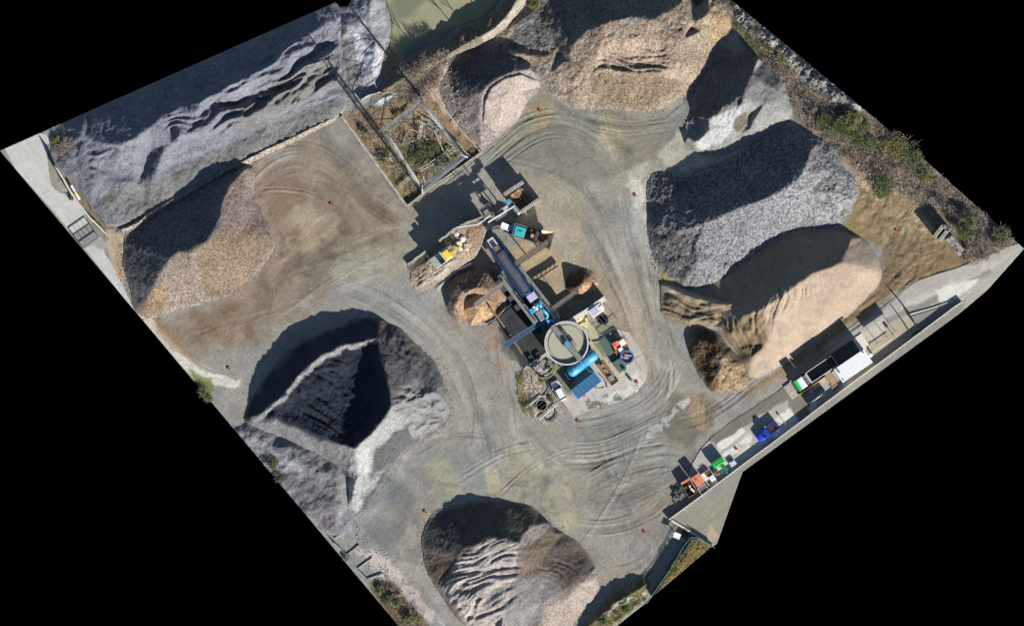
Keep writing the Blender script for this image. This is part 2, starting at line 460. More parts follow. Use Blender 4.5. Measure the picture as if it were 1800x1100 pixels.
def ground_c(X, Y, Z):
    P = Paint(X, Y, A(*g))
    z = P.zone
    # warm brown gravelly west yard
    z([(430,300),(560,230),(640,280),(720,380),(700,420),(620,470),(520,560),(430,600),(300,640),(270,580),(480,480)], A(132,116,98), .75, 30, 20, 2)
    z([(400,300),(470,300),(540,360),(560,420),(500,480),(420,530),(300,560),(380,520),(470,450)], A(150,132,114), .7, 26, 14, 80)
    z([(450,330),(520,300),(545,370),(480,400)], A(128,108,90), .7, 12, 10, 3)
    z([(500,420),(600,390),(640,420),(560,470),(480,520),(470,450)], A(112,98,84), .7, 22, 26, 4, patch=(30, .0))
    z([(450,500),(540,470),(560,510),(470,560),(330,620),(290,600)], A(124,106,90), .55, 24, 26, 5, patch=(36, -.1))
    z([(290,560),(440,530),(480,600),(380,600),(300,620)], A(120,100,80), .6, 14, 14, 6, patch=(28, 0))
    z([(515,358),(550,352),(560,385),(535,400),(520,395)], A(158,148,126), .75, 8, 9, 7)
    z([(555,385),(590,372),(600,410),(560,420)], A(154,145,126), .55, 10, 12, 8)
    z([(470,430),(580,390),(600,415),(480,460)], A(152,139,114), .6, 8, 8, 9, patch=(16, 0))
    z([(560,300),(640,330),(700,390),(640,400),(590,360)], A(124,112,100), .6, 16, 12, 10)
    z([(560,210),(600,260),(690,360),(660,350),(560,260)], A(112,106,98), .55, 12, 8, 11)
    z([(610,440),(760,400),(800,470),(700,520),(580,500)], A(158,150,128), .65, 26, 16, 12)
    # yard centre
    z([(600,500),(780,480),(860,600),(880,760),(820,780),(780,640),(700,560)], A(150,146,136), .7, 24, 14, 13)
    z([(830,560),(880,560),(900,640),(890,680),(850,620)], A(150,120,98), .55, 14, 10, 14, patch=(18, -.2))
    z([(640,780),(740,760),(880,830),(760,900),(650,900),(620,860)], A(136,136,130), .7, 20, 12, 15)
    z([(612,800),(680,780),(740,720),(785,760),(740,800),(690,860),(640,935),(612,910)], A(158,158,152), .8, 14, 10, 76, patch=(26, -.3))
    z([(612,800),(650,800),(660,850),(640,905),(615,905)], A(190,192,184), .8, 5, 8, 77)
    z([(612,880),(700,840),(740,900),(744,1000),(640,940)], A(112,113,112), .6, 18, 12, 16, patch=(50, -.3))
    z([(750,810),(800,800),(810,860),(760,870)], A(160,155,132), .6, 10, 10, 17)
    z([(854,822),(875,824),(882,856),(866,866),(853,858)], A(172,160,132), .85, 3, 4, 18)
    z([(900,780),(1000,830),(1020,930),(990,945),(940,870),(880,820)], A(156,152,130), .6, 16, 12, 19, patch=(26, -.2))
    z([(985,905),(1020,895),(1022,935),(995,945)], A(165,158,132), .6, 6, 8, 20)
    z([(860,740),(960,760),(1010,860),(1000,930),(900,860)], A(110,108,98), .5, 10, 12, 33, patch=(18, .25))
    z([(1010,740),(1200,730),(1220,820),(1180,900),(1040,870)], A(126,124,114), .6, 18, 12, 21)
    z([(1180,690),(1260,700),(1260,750),(1200,780),(1150,760)], A(112,104,90), .8, 12, 10, 22)
    z([(1205,700),(1225,690),(1255,745),(1235,758)], A(152,132,106), .7, 8, 9, 23)
    z([(1140,750),(1210,700),(1212,708),(1150,762)], A(192,189,180), .7, 3, 6, 24, patch=(8, -.2))
    z([(1130,765),(1180,735),(1185,742),(1135,772)], A(186,184,176), .6, 2, 6, 25, patch=(6, -.1))
    z([(1120,880),(1190,870),(1170,960),(1110,940)], A(140,128,112), .5, 14, 10, 26)
    # north yard
    z([(850,270),(950,170),(1100,200),(1190,200),(1240,130),(1200,260),(1140,300),(1000,330),(900,300)], A(124,121,108), .7, 20, 12, 27)
    z([(935,165),(970,180),(965,230),(930,235)], A(150,136,106), .6, 10, 8, 28, patch=(16, -.2))
    z([(1048,196),(1090,196),(1088,250),(1070,275),(1050,240)], A(156,146,120), .6, 9, 10, 29, patch=(12, -.3))
    z([(1200,150),(1240,100),(1250,80),(1290,95),(1260,150),(1215,200)], A(98,100,92), .7, 10, 8, 30)
    z([(860,310),(920,290),(1000,320),(1040,450),(1100,560),(1060,560),(990,540),(950,440),(900,400)], A(160,148,126), .7, 24, 14, 31)
    z([(920,420),(990,440),(985,560),(930,500),(890,440)], A(172,150,116), .85, 12, 10, 32)
    z([(1000,450),(1045,440),(1120,560),(1180,700),(1130,650),(1080,570)], A(150,140,122), .7, 14, 10, 34)
    z([(1096,300),(1140,290),(1142,480),(1165,560),(1150,560),(1120,420)], A(172,168,156), .75, 8, 8, 35)
    z([(1100,320),(1130,300),(1140,400),(1125,390)], A(206,202,190), .6, 6, 8, 36, patch=(10, -.1))
    z([(1190,300),(1150,285),(1190,230),(1205,232),(1206,262),(1260,280),(1310,245),(1330,260),(1240,290)], A(176,168,148), .8, 6, 6, 37, patch=(14, -.5))
    z([(1200,232),(1216,232),(1222,250),(1205,255)], A(206,194,152), .8, 4, 4, 38)
    z([(1158,470),(1195,490),(1196,505),(1165,500)], A(150,128,66), .8, 5, 5, 39)
    # under the plant: damp and dark, the last patch also painted shade
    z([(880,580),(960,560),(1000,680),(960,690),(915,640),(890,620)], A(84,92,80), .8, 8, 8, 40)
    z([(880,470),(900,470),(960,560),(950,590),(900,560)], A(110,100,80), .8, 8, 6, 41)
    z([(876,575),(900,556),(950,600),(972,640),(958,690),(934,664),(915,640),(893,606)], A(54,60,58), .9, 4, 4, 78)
    z([(868,560),(884,520),(890,482),(905,480),(960,556),(950,590),(915,585),(890,590)], A(58,60,62), .9, 4, 4, 79)  # dark slurry, with the plant's cast shadow mixed into its colour
    # east yard
    z([(1480,400),(1510,310),(1560,330),(1640,380),(1700,440),(1690,470),(1600,500),(1540,540),(1400,640),(1340,690),(1310,690),(1440,600),(1550,490),(1560,440)], A(140,120,86), .9, 10, 8, 42)
    z([(1560,420),(1680,440),(1700,460),(1560,520),(1450,600),(1400,640),(1360,650),(1440,590),(1540,500)], A(122,104,80), .7, 12, 8, 43)
    z([(1530,330),(1560,340),(1610,400),(1600,410),(1550,370)], A(158,142,108), .7, 8, 8, 44)
    z([(1500,315),(1530,300),(1570,320),(1580,350),(1540,330),(1515,345)], A(206,182,146), .8, 6, 9, 45, patch=(12, -.2))
    z([(1475,400),(1500,385),(1510,395),(1490,405)], A(140,126,66), .8, 4, 3, 46)
    z([(1600,370),(1640,395),(1636,410),(1610,400)], A(190,168,136), .7, 5, 6, 47, patch=(10, -.2))
    # scrub banks
    z([(1285,0),(1345,50),(1620,275),(1800,437),(1700,470),(1640,390),(1600,350),(1500,300),(1400,220),(1340,100),(1300,60)], A(108,98,84), .95, 8, 8, 48)
    z([(1300,0),(1345,50),(1440,130),(1515,190),(1470,190),(1400,130),(1340,70)], A(172,172,160), .9, 6, 6, 49)
    z([(1350,100),(1380,90),(1420,150),(1400,160)], A(124,120,70), .6, 8, 8, 50)
    z([(1430,190),(1540,210),(1600,290),(1560,280),(1450,240)], A(86,92,48), .7, 12, 12, 51)
    z([(1480,260),(1560,270),(1580,310),(1510,310)], A(166,136,98), .7, 10, 10, 52)
    # pylon plot
    z([(600,205),(745,150),(850,265),(715,362)], A(148,124,92), .95, 3, 3, 53)
    z([(670,265),(760,235),(830,280),(720,350),(680,320)], A(84,92,52), .7, 10, 12, 54, patch=(20, -.1))
    z([(700,190),(720,180),(725,210),(700,215)], A(156,124,50), .7, 6, 6, 55)
    z([(650,150),(745,140),(745,170),(650,190)], A(110,100,84), .8, 6, 6, 56)
    z([(655,185),(668,176),(720,152),(718,170),(690,172),(672,190)], A(214,212,204), .85, 2, 4, 57)
    z([(740,110),(780,95),(800,180),(860,262),(845,270),(745,155)], A(206,184,160), .85, 5, 5, 58, patch=(9, -.35))
    z([(850,75),(900,30),(910,40),(880,60)], A(224,216,200), .7, 3, 4, 59)
    # pond shore and north
    z([(560,0),(690,0),(690,160),(620,170),(590,100)], A(140,142,146), .8, 8, 8, 60)
    z([(700,120),(880,20),(930,0),(925,40),(860,80),(760,120)], A(92,96,84), .8, 8, 8, 61)
    # west edge
    z([(88,240),(120,235),(150,340),(200,400),(215,420),(185,420),(130,350),(95,290)], A(122,112,92), .9, 4, 5, 62)
    z([(185,405),(245,395),(220,440),(215,520),(245,560),(200,480)], A(186,166,138), .85, 5, 5, 63)
    z([(205,415),(218,440),(220,540),(240,580),(200,480)], A(178,140,106), .6, 6, 6, 64)
    z([(241,551),(262,548),(300,600),(350,650),(420,668),(420,680),(360,680),(300,630)], A(206,198,182), .8, 5, 5, 65)
    z([(262,555),(290,600),(340,640),(330,620),(275,550)], A(150,118,86), .6, 6, 6, 66)
    z([(335,650),(375,668),(372,720),(340,690)], A(112,118,62), .9, 6, 6, 67)
    z([(460,790),(495,810),(520,870),(475,830)], A(92,108,60), .8, 6, 6, 68)
    # south-west strip
    z([(600,930),(640,930),(760,1060),(800,1108),(700,1108),(600,985)], A(140,138,134), .9, 5, 5, 69)
    z([(618,965),(650,960),(700,1000),(760,1070),(780,1105),(740,1090),(680,1020)], A(196,180,168), .75, 5, 6, 70, patch=(8, -.3))
    z([(640,1020),(690,1025),(760,1108),(700,1108)], A(104,96,66), .95, 7, 6, 71)
    z([(740,980),(790,1060),(770,1065),(725,1010)], A(158,156,150), .6, 4, 4, 72)
    # south-east
    z([(1140,1050),(1210,945),(1254,959)], A(92,86,48), .9, 5, 3, 73)
    m = .13 * fbm(X, Y, 44, 5, 21) + .08 * fbm(X, Y, 14, 3, 25) + .07 * fbm(X, Y, 5, 2, 23)
    P.mul(1 + m + np.clip(rut_field(X, Y)[1], -.3, .3))
    # mud cracks and damp seams
    ed = np.abs(fbm(X, Y, 30, 4, 41)); P.mul(1 - .22 * np.clip(1 - ed / .035, 0, 1) * np.clip(fbm(X, Y, 110, 3, 43) * 2.5, 0, 1))
    # pea gravel dust
    P.c[0] = P.c[0] * .965; P.c[1] = P.c[1] * .995; P.c[2] = P.c[2] * 1.03
    # dust tint swings between grey and tan
    t = fbm(X, Y, 90, 4, 31) * .05
    P.c[0] = P.c[0] * (1 + t); P.c[2] = P.c[2] * (1 - t * 1.6)
    return P.c
PAD = [(1047,566),(1085,578),(1105,583),(1118,602),(1130,622),(1137,648),(1135,666),(1120,688),(1085,706),(1040,718),(1008,731),(999,722),(962,665),(930,640),(985,600)]
FLAT += [PAD]
ROADW = [(-5,262),(40,244),(78,230),(88,252),(83,275),(86,310),(98,338),(128,340),(140,360),(155,392),(182,425),(180,440),(200,470),(215,500),(232,538),(243,556),(120,400)]
ROADE = [(1396,668),(1500,580),(1560,540),(1600,500),(1625,488),(1700,466),(1787,425),(1805,437),(1735,512),(1685,553),(1655,580),(1600,620),(1405,757),(1320,806),(1262,850),(1215,868),(1206,850),(1222,800),(1260,758),(1330,712)]
FLAT += [ROADE, ROADW]
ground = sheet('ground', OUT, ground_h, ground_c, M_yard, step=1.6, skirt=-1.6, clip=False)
tag(ground, kind='structure')

def conc_c(base, streaks=(), stains=(), patches=()):
    def f(X, Y, Z):
        P = Paint(X, Y, base)
        for z in patches: P.zone(*z[:2], **(z[2] if len(z) > 2 else {}))
        for ang, lu, lv, amt in streaks:
            P.mul(1 + amt * (ripple(X, Y, ang, lu, lv, 3, warp=3) - .5))
        P.mul(1 + .07 * fbm(X, Y, 18, 4, 3) + .04 * fbm(X, Y, 4, 2, 8))
        return P.c
    return f
def flat_h(z, amp=.0):
    return lambda X, Y: np.zeros(X.shape) + z + amp * fbm(X, Y, 30, 3, 4)
pad = sheet('concrete_pad', PAD, flat_h(.09), conc_c(A(182,176,166), patches=[
    ([(950,640),(1000,610),(1020,650),(1000,690),(985,700)], A(120,116,100), dict(feather=8)),
    ([(1040,560),(1080,575),(1070,640),(1040,620)], A(132,130,110), dict(feather=6)),
    ([(1078,600),(1098,590),(1112,630),(1070,640)], A(70,74,68), dict(feather=5, wob=3)),
    ([(1110,655),(1128,650),(1130,690),(1060,712)], A(202,200,192), dict(feather=5, patch=(9, -.3))),
    ([(1000,735),(1040,700),(1110,690),(1136,660),(1138,690),(1080,715)], A(118,116,108), dict(feather=4, wob=7, patch=(8, .1)))]), M_conc, step=1.6, skirt=-.1)
tag(pad, kind='structure')
rw = sheet('road', smooth_poly(ROADW, 1), flat_h(.09), conc_c(A(186,187,182), streaks=[(52, 60, 5, .12)], patches=[
    ([(85,255),(95,250),(100,320),(122,335),(140,350),(118,345),(92,325),(84,290)], A(126,124,112), dict(feather=3, wob=4)),
    ([(160,395),(185,430),(178,440),(150,440)], A(150,148,140), dict(feather=5)),
    ([(20,315),(60,345),(66,352),(28,325)], A(150,150,146), dict(feather=3))]), M_conc, step=1.6, skirt=-.1)
tag(rw, kind='structure')
re_ = sheet('road', smooth_poly(ROADE, 1), flat_h(.09), conc_c(A(168,164,156), streaks=[(-34, 70, 4.5, .16)], patches=[
    ([(1212,868),(1300,790),(1400,735),(1440,700),(1440,720),(1300,815),(1230,862)], A(202,200,190), dict(feather=6, patch=(26, -.4))),
    ([(1240,770),(1320,715),(1395,665),(1400,690),(1330,735),(1262,785)], A(116,112,104), dict(feather=5, wob=4)),
    ([(1258,780),(1304,752),(1310,760),(1265,792)], A(208,206,196), dict(feather=2, wob=3)),
    ([(1270,796),(1318,762),(1322,776),(1276,806)], A(204,202,194), dict(feather=3, wob=3, patch=(20, -.4))),
    ([(1370,725),(1390,715),(1403,722),(1395,738),(1372,748),(1362,740)], A(206,206,198), dict(feather=2, wob=5)),
    ([(1375,690),(1420,680),(1425,725),(1405,735),(1380,715)], A(122,118,108), dict(feather=4)),
    ([(1500,600),(1560,575),(1620,560),(1640,590),(1540,660),(1500,680)], A(168,158,138), dict(feather=5)),
    ([(1515,590),(1590,535),(1700,480),(1795,436),(1730,480),(1600,545),(1530,600)], A(186,182,172), dict(feather=6)),
    ([(1555,560),(1640,520),(1740,470),(1745,478),(1640,535),(1560,572)], A(140,137,128), dict(feather=5, wob=3)),
    ([(1640,505),(1720,485),(1700,510),(1650,530)], A(206,205,198), dict(feather=6)),
    ([(1600,560),(1690,525),(1700,530),(1620,585)], A(150,148,138), dict(feather=4))]), M_conc, step=1.6, skirt=-.1)
tag(re_, kind='structure')
pond = sheet('water', [(676,-10),(880,-10),(872,8),(850,30),(806,45),(770,70),(740,85),(712,100),(694,120),(690,122),(676,140),(668,120),(686,80),(690,40)],
    flat_h(.16), lambda X, Y, Z: Paint(X, Y, A(150,147,120)).zone([(690,-10),(760,-10),(730,25),(692,40)], A(120,124,104), 1, 14, 8)
    .zone([(692,60),(700,120),(680,140),(668,110)], A(128,118,88), .8, 10, 5).zone([(700,90),(800,40),(806,52),(720,100)], A(120,124,110), .8, 8, 6).c,
    mat_earth('pond_water', .05, .5, .004, 1.0, rough=.25), step=2, skirt=-.1)
tag(pond, kind='structure')

# ------------------------------------------------------------------ heaps
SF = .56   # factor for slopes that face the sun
heap('gravel_heap', 'long dark grey gravel heap with dune-like ridges along the upper left edge', 
 [(100,300),(88,262),(94,238),(112,214),(165,184),(270,136),(350,104),(450,56),(545,6),(575,-25),(600,-30),(614,20),(600,60),(600,110),(612,150),(602,205,.7),(550,222,.9),(500,245,.9),(420,285,.9),(340,325,.9),(265,372,.8),(235,390,.6),(200,398,.4),(180,388,.3),(150,355,.3),(125,320)],
 [[(125,255,1.5),(142,232,3.2),(155,244,3.3),(185,254,4.2),(215,254,4.6),(240,244,5),(262,225,5.2),(300,196,5.2),(345,182,4.8),(372,176,4.8),(400,150,5.2),(436,138,5.0),(450,112,5.4),(470,100,5),(500,88,5),(530,70,4.5),(562,50,3.5)],
  [(140,275,2.4),(146,300,2.2),(165,325,1.7),(205,335,1.5),(238,322,1.6)],
  [(160,285,2.8),(200,300,2.5),(232,300,2.3),(240,280,2.6),(244,256,3.4)],
  [(243,318,.9),(250,305,.8),(255,292,.8),(258,278,1.0),(266,264,1.7)],
  [(256,331,1.1),(267,316,1.9),(276,300,2.7),(281,284,3.2),(289,264,3.5),(299,253,3.8),(312,246,3.9),(345,238,3.6),(395,222,3.3),(430,200,3.3),(500,172,3),(560,142,2.6),(595,118,2)],
  [(300,290,1.4),(350,276,1.3),(430,240,1.3),(520,200,1.2),(590,172,1)]],
 A(144,147,158,.58), zones=[([(230,395),(340,325),(500,245),(600,205),(600,175),(500,205),(400,260),(300,300),(180,345),(170,370)], A(138,138,136,SF*1.15), dict(feather=14)),
   ([(260,370),(360,310),(380,290),(280,340),(240,380)], A(178,170,148,SF), dict(feather=6, patch=(7, .1), amt=.7)),
   ([(410,240),(600,150),(600,100),(520,120),(420,190)], A(134,128,120,SF), dict(feather=20, amt=.7))],
 mat=M_fine, blurs=2, lump=.22, lscale=22, grain=.05,
 ripples=[([(300,190),(400,150),(530,75),(600,60),(600,150),(500,190),(400,225),(310,250)], -31, 150, 23, 3.7), ([(290,200),(345,178),(440,130),(600,60),(600,140),(480,200),(380,240),(300,260)], -27, 110, 11, .9),
          ([(400,200),(560,100),(600,110),(600,165),(500,195),(400,225)], -22, 60, 10, 1.1),
          ([(155,262),(240,262),(240,330),(160,325)], 12, 50, 18, 1.0)])
heap('gravel_bank', 'light grey gravel bank between the dark dune heap and the pond', 
 [(585,20),(600,-10),(640,-30),(672,-12),(687,25),(688,60),(680,88),(672,118),(668,140),(640,165),(615,165),(606,110),(598,60)],
 [[(612,50,1.6),(628,20,2),(640,0,2)],[(640,60,.9),(650,90,.8),(650,130,.8)],[(648,30,2.6),(655,0,3),(662,-15,3)],[(660,70,1.8),(664,100,1.4),(655,125,1.2)]],
 A(168,170,176,.62), zones=[([(620,60),(680,90),(668,140),(630,110)], A(200,204,210,.7), dict(feather=6)), ([(590,100),(630,120),(620,165),(590,160)], A(134,132,128,.7), dict(feather=8))],
 mat=M_fine, blurs=3, lump=.2, lscale=16, cat='gravel bank')
heap('gravel_heap', 'large west gravel heap with orange and pale pink fans on its sunny side',
 [(212,430),(226,405),(245,388),(262,374),(300,352),(370,315),(430,287),(452,300),(446,345),(470,385),(484,412),(480,440),(452,482),(404,520),(364,532),(310,548),(268,562),(246,556),(230,525),(220,478)],
 [[(430,296,2.6),(406,322,4),(392,350,5.2),(386,382,6),(384,402,6.4),(362,425,6.8),(333,445,6.8),(312,444,6.3),(296,456,5.6),(280,480,4.8),(268,505,3.6),(256,530,1.6)],
  [(430,330,2.8),(425,365,3.6),(428,395,3.8),(445,412,3.2)], [(340,470,5),(350,510,1.8)], [(400,440,4.8),(420,470,2.8)]],
 A(104,104,106,.8), zones=[([(430,288),(455,300),(480,400),(440,408),(400,404),(384,402),(386,350),(405,322)], A(160,140,130,SF), dict(feather=9, wob=6)),
   ([(384,402),(410,400),(440,405),(484,410),(480,450),(400,520),(370,538),(360,500),(333,446)], A(164,138,106,SF), dict(feather=12, wob=10, amt=.85)),
   ([(333,445),(312,444),(296,456),(286,475),(285,500),(300,542),(362,537),(358,490)], A(178,158,136,SF), dict(feather=12, wob=10, amt=.85)),
   ([(284,490),(268,505),(256,530),(246,556),(300,556),(298,530)], A(176,146,108,SF), dict(feather=8, wob=7)),
   ([(246,556),(300,540),(370,530),(372,540),(300,560)], A(186,164,144,SF), dict(feather=4, wob=4))],
 mat=M_gravel, blurs=2, lump=.12, lscale=24, grain=.06)
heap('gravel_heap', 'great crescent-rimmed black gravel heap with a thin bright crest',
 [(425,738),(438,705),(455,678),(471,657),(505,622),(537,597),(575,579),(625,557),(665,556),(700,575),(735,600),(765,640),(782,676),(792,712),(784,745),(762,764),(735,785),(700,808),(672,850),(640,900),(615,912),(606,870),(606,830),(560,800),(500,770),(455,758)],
 [[(447,734,1.4),(470,720,3.1),(490,700,4.0),(515,672,4.3),(540,645,4.5),(560,628,4.5),(600,608,4.4),(640,600,4.2),(662,594,4.1),(667,562,1.2)],
  [(458,740,1.4),(483,718,3.2),(503,700,3.7),(529,667,3.6),(552,645,3.6),(573,633,3.6),(605,617,3.5),(645,609,3.5),(664,603,3.9)],
  [(480,730,3.3),(540,755,4.8),(590,778,5.8),(624,789,6.8),(652,764,8.0),(687,716,9.0),(684,680,8.2),(676,640,6.8),(666,606,4.8)],
  [(500,722,3.4),(560,745,4.4),(618,768,4.9),(650,742,5.0),(668,704,5.0),(660,660,4.6)],
  [(530,700,3.5),(590,700,3.5),(625,660,3.3)],[(560,735,4.0),(610,750,4.1),(640,720,4.0)],
  [(700,740,5.6),(672,790,3.8),(630,830,2.8),(618,880,1.2)],[(730,700,4.5),(765,690,2.6)]],
 A(108,108,114,SF), zones=[([(412,738),(455,678),(537,597),(625,557),(667,556),(664,596),(600,608),(540,645),(490,700),(447,736)], A(74,82,96,.58), dict(feather=5, wob=4)),([(447,738),(480,708),(530,664),(562,636),(604,614),(662,600),(690,718),(624,789),(560,770),(480,736)], A(50,57,68,.72), dict(feather=3, wob=1.5)),  # first zone: north-west flank, its bluish shade put into the gravel colour
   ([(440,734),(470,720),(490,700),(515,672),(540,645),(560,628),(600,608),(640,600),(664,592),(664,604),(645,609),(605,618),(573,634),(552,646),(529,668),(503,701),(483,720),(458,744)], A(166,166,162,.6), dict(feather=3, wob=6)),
   ([(668,556),(700,572),(760,635),(785,680),(745,650),(700,700),(690,715),(676,640)], A(90,90,94,.75), dict(feather=6, wob=4)),
   ([(690,700),(730,665),(790,690),(792,740),(740,770),(700,770),(672,740)], A(156,155,152,SF), dict(feather=7, wob=5)),
   ([(624,789),(687,722),(720,740),(690,800),(660,850),(620,910),(606,890),(612,830)], A(176,177,174,SF), dict(feather=5, wob=5)),
   ([(620,800),(650,790),(645,850),(625,905),(608,880)], A(200,202,196,SF), dict(feather=4, wob=5)),
   ([(660,790),(715,745),(725,780),(690,815),(650,840)], A(110,108,108,SF), dict(feather=6, wob=4)),
   ([(430,740),(480,740),(560,772),(624,790),(606,840),(480,780)], A(150,150,152,SF), dict(feather=5, wob=5))],
 mat=M_fine, blurs=1, lump=.20, lscale=16, grain=.07, dust=.45,
 ripples=[([(700,680),(792,690),(785,750),(740,780),(690,740)], -18, 26, 12, 1.1), ([(490,700),(560,640),(600,630),(660,760),(620,782),(560,745)], 38, 110, 10, 1.1), ([(670,570),(730,600),(780,670),(720,680)], 60, 20, 8, .5)])
heap('spoil_bank', 'lumpy purple-grey spoil bank below the crescent-rimmed heap at the left edge',
 [(400,700),(428,736),(458,752),(500,768),(560,792),(612,820),(612,905),(640,930),(625,955),(560,935),(500,880),(450,820),(400,770)],
 [[(440,760,1.2),(480,790,1.8),(540,820,2.2),(590,840,2)],[(450,790,.8),(510,850,1.2),(560,880,1.6),(600,880,1.8)],[(540,900,.9),(590,915,1.2)]],
 A(148,148,151,.66), zones=[([(480,830),(560,850),(600,880),(590,930),(540,910)], A(128,122,128,.66), dict(feather=16)), ([(480,790),(520,800),(530,830),(490,830)], A(184,182,182,.66), dict(feather=10))],
 mat=M_fine, blurs=3, lump=.5, lscale=46, grain=.05, cat='spoil bank')
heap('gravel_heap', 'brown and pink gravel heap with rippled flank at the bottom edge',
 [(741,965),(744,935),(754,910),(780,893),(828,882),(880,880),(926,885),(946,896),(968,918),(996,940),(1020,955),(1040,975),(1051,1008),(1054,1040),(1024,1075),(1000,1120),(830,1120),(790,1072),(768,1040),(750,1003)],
 [[(762,1008,1),(795,988,3.2),(806,975,4.4),(818,962,5.2),(838,953,6),(860,944,6.6),(888,945,6.9),(914,955,6.9),(914,985,6.6),(905,1020,6),(896,1050,5.4),(885,1080,4.8),(880,1115,4.3)],
  [(914,958,6.9),(918,938,5.0),(938,922,3.4),(962,917,1.5)],
  [(920,968,6.2),(945,990,4.4),(968,960,2.9),(976,938,1.6)],
  [(948,992,4.2),(962,1000,3.8),(1000,1030,3.4),(1030,1010,2),(1046,1000,.8)],
  [(950,1060,3.8),(1000,1055,2.4)],[(800,1040,3.2),(780,1030,1.6)]],
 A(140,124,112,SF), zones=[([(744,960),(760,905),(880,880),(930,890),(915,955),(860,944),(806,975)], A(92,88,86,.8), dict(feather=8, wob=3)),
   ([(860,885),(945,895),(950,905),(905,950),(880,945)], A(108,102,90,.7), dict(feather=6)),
   ([(914,955),(930,925),(963,914),(966,924),(925,966)], A(184,170,162,SF), dict(feather=4, wob=2)),
   ([(925,966),(970,926),(978,950),(945,992)], A(146,126,104,SF), dict(feather=4, wob=2)),
   ([(950,985),(985,945),(1040,985),(1045,1010),(1000,1035)], A(122,108,98,SF), dict(feather=6, wob=3)),
   ([(742,985),(800,990),(830,1000),(790,1060),(750,1010)], A(146,118,92,SF), dict(feather=10, wob=5)),
   ([(800,990),(860,945),(914,955),(905,1020),(885,1110),(830,1110),(775,1040)], A(194,180,170,.66), dict(feather=8, wob=4)),
   ([(905,1020),(960,1010),(990,1040),(960,1080),(910,1110),(885,1110)], A(150,144,140,.62), dict(feather=10, wob=5)),
   ([(940,1108),(960,1070),(1000,1045),(1054,1000),(1056,1050),(1000,1110)], A(196,178,162,SF), dict(feather=10, wob=5))],
 mat=M_fine, blurs=1, lump=.12, lscale=18, grain=.05, gain=.86,
 ripples=[([(800,990),(838,953),(888,945),(914,955),(912,1030),(905,1060),(840,1110),(780,1050)], -22, 60, 8, 1.0), ([(760,1020),(800,1000),(850,1050),(830,1110)], -52, 60, 8, .9),([(940,990),(1050,980),(1050,1030),(980,1050)], 35, 60, 9, .5)])
heap('gravel_heap', 'big tan pebble heap at the top edge with a flat-topped sunny crown',
 [(880,70),(896,40),(925,8),(960,-30),(1262,-30),(1285,15),(1288,68),(1254,90),(1245,122),(1215,160),(1180,184),(1140,196),(1085,194),(1045,191),(1015,192),(990,180),(966,170),(938,140),(905,120)],
 [[(930,90,1.2),(985,97,2.0),(997,92,3.8),(1004,80,5.2),(1030,56,6.8),(1070,38,8.0),(1110,30,8.4),(1150,34,7.6),(1172,22,6.6),(1200,0,5.5),(1210,-28,5.4)],
  [(1000,105,3.8),(1040,118,5.0),(1100,128,5.2),(1150,128,5.2),(1190,110,5.4),(1200,70,5.8),(1215,40,5.8),(1245,20,4.4),(1250,-20,4)],
  [(1060,75,7.4),(1110,70,7.8),(1160,70,7.0)],
  [(905,40,.9),(945,20,1.0),(990,0,1.2),(1040,-15,1.6)],[(1222,16,3.0),(1213,52,3.2)],[(1237,30,5.6),(1232,55,5.2)],[(1262,30,3.4),(1258,60,2.4)],  [(1060,104,4.9),(1100,112,5.1),(1150,108,5.0)], [(1000,145,2.6),(1060,140,3.5)],[(1110,138,4.2),(1170,138,4.2),(1210,115,4.2)],[(965,130,2.0),(985,150,1.8)],[(905,95,2.6),(940,100,2.2)]],
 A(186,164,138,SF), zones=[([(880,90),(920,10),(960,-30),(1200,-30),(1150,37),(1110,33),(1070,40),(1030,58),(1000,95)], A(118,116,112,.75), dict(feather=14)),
   ([(1040,130),(1150,128),(1200,150),(1140,196),(1050,192)], A(164,142,112,SF), dict(feather=10)),
   ([(1240,20),(1290,20),(1288,70),(1250,80)], A(196,166,120,SF), dict(feather=6)),
   ([(1010,80),(1060,48),(1150,40),(1160,90),(1060,110)], A(202,176,148,SF), dict(feather=12)),
   ([(900,130),(960,110),(990,180),(950,160)], A(178,164,150,SF), dict(feather=10))],
 mat=M_gravel, blurs=2, lump=.28, lscale=26, grain=.10, ripples=[([(1050,100),(1170,90),(1190,130),(1050,135)], 8, 40, 9, 1.2)])
heap('gravel_heap', 'small gravel heap with shade painted on its back slope beside the fenced pylon plot',
 [(768,150),(786,132),(792,110),(815,88),(850,70),(895,68),(925,92),(945,125),(962,160),(930,168),(912,205),(880,235),(852,262),(834,250),(800,210),(778,178)],
 [[(800,172,.9),(830,172,3),(845,165,4.4),(856,152,4.8),(876,138,5),(905,126,4.8),(930,122,3.6),(945,130,2)],[(842,215,2.2),(845,240,1.4)]],
 A(176,160,152,SF), zones=[([(786,135),(792,110),(815,90),(850,70),(900,70),(925,100),(905,126),(876,138),(856,152),(845,165),(800,168)], A(92,92,94,.8), dict(feather=5, wob=3))],  # slope behind the crest: its shade painted as dark grey
 mat=M_gravel, blurs=2, lump=.12, lscale=18, grain=.06)
heap('gravel_heap', 'small pale pink gravel heap lapping over the shade-darkened one north of the plant',
 [(848,262),(843,240),(842,200),(846,172),(858,149),(884,131),(918,125),(942,136),(966,162),(944,166),(930,163),(922,190),(908,215),(880,236),(862,256)],
 [[(847,215,2.3),(851,180,4.2),(862,154,5.0),(886,137,5.4),(916,130,4.9),(936,140,3.2)],[(868,185,3.2),(885,165,3.9),(905,158,3.4)],[(872,178,3.9),(884,168,4.2)],[(862,215,2.2),(880,205,2.2)]],
 A(206,188,174,SF), mat=M_fine, blurs=2, lump=.12, lscale=16, grain=.05)
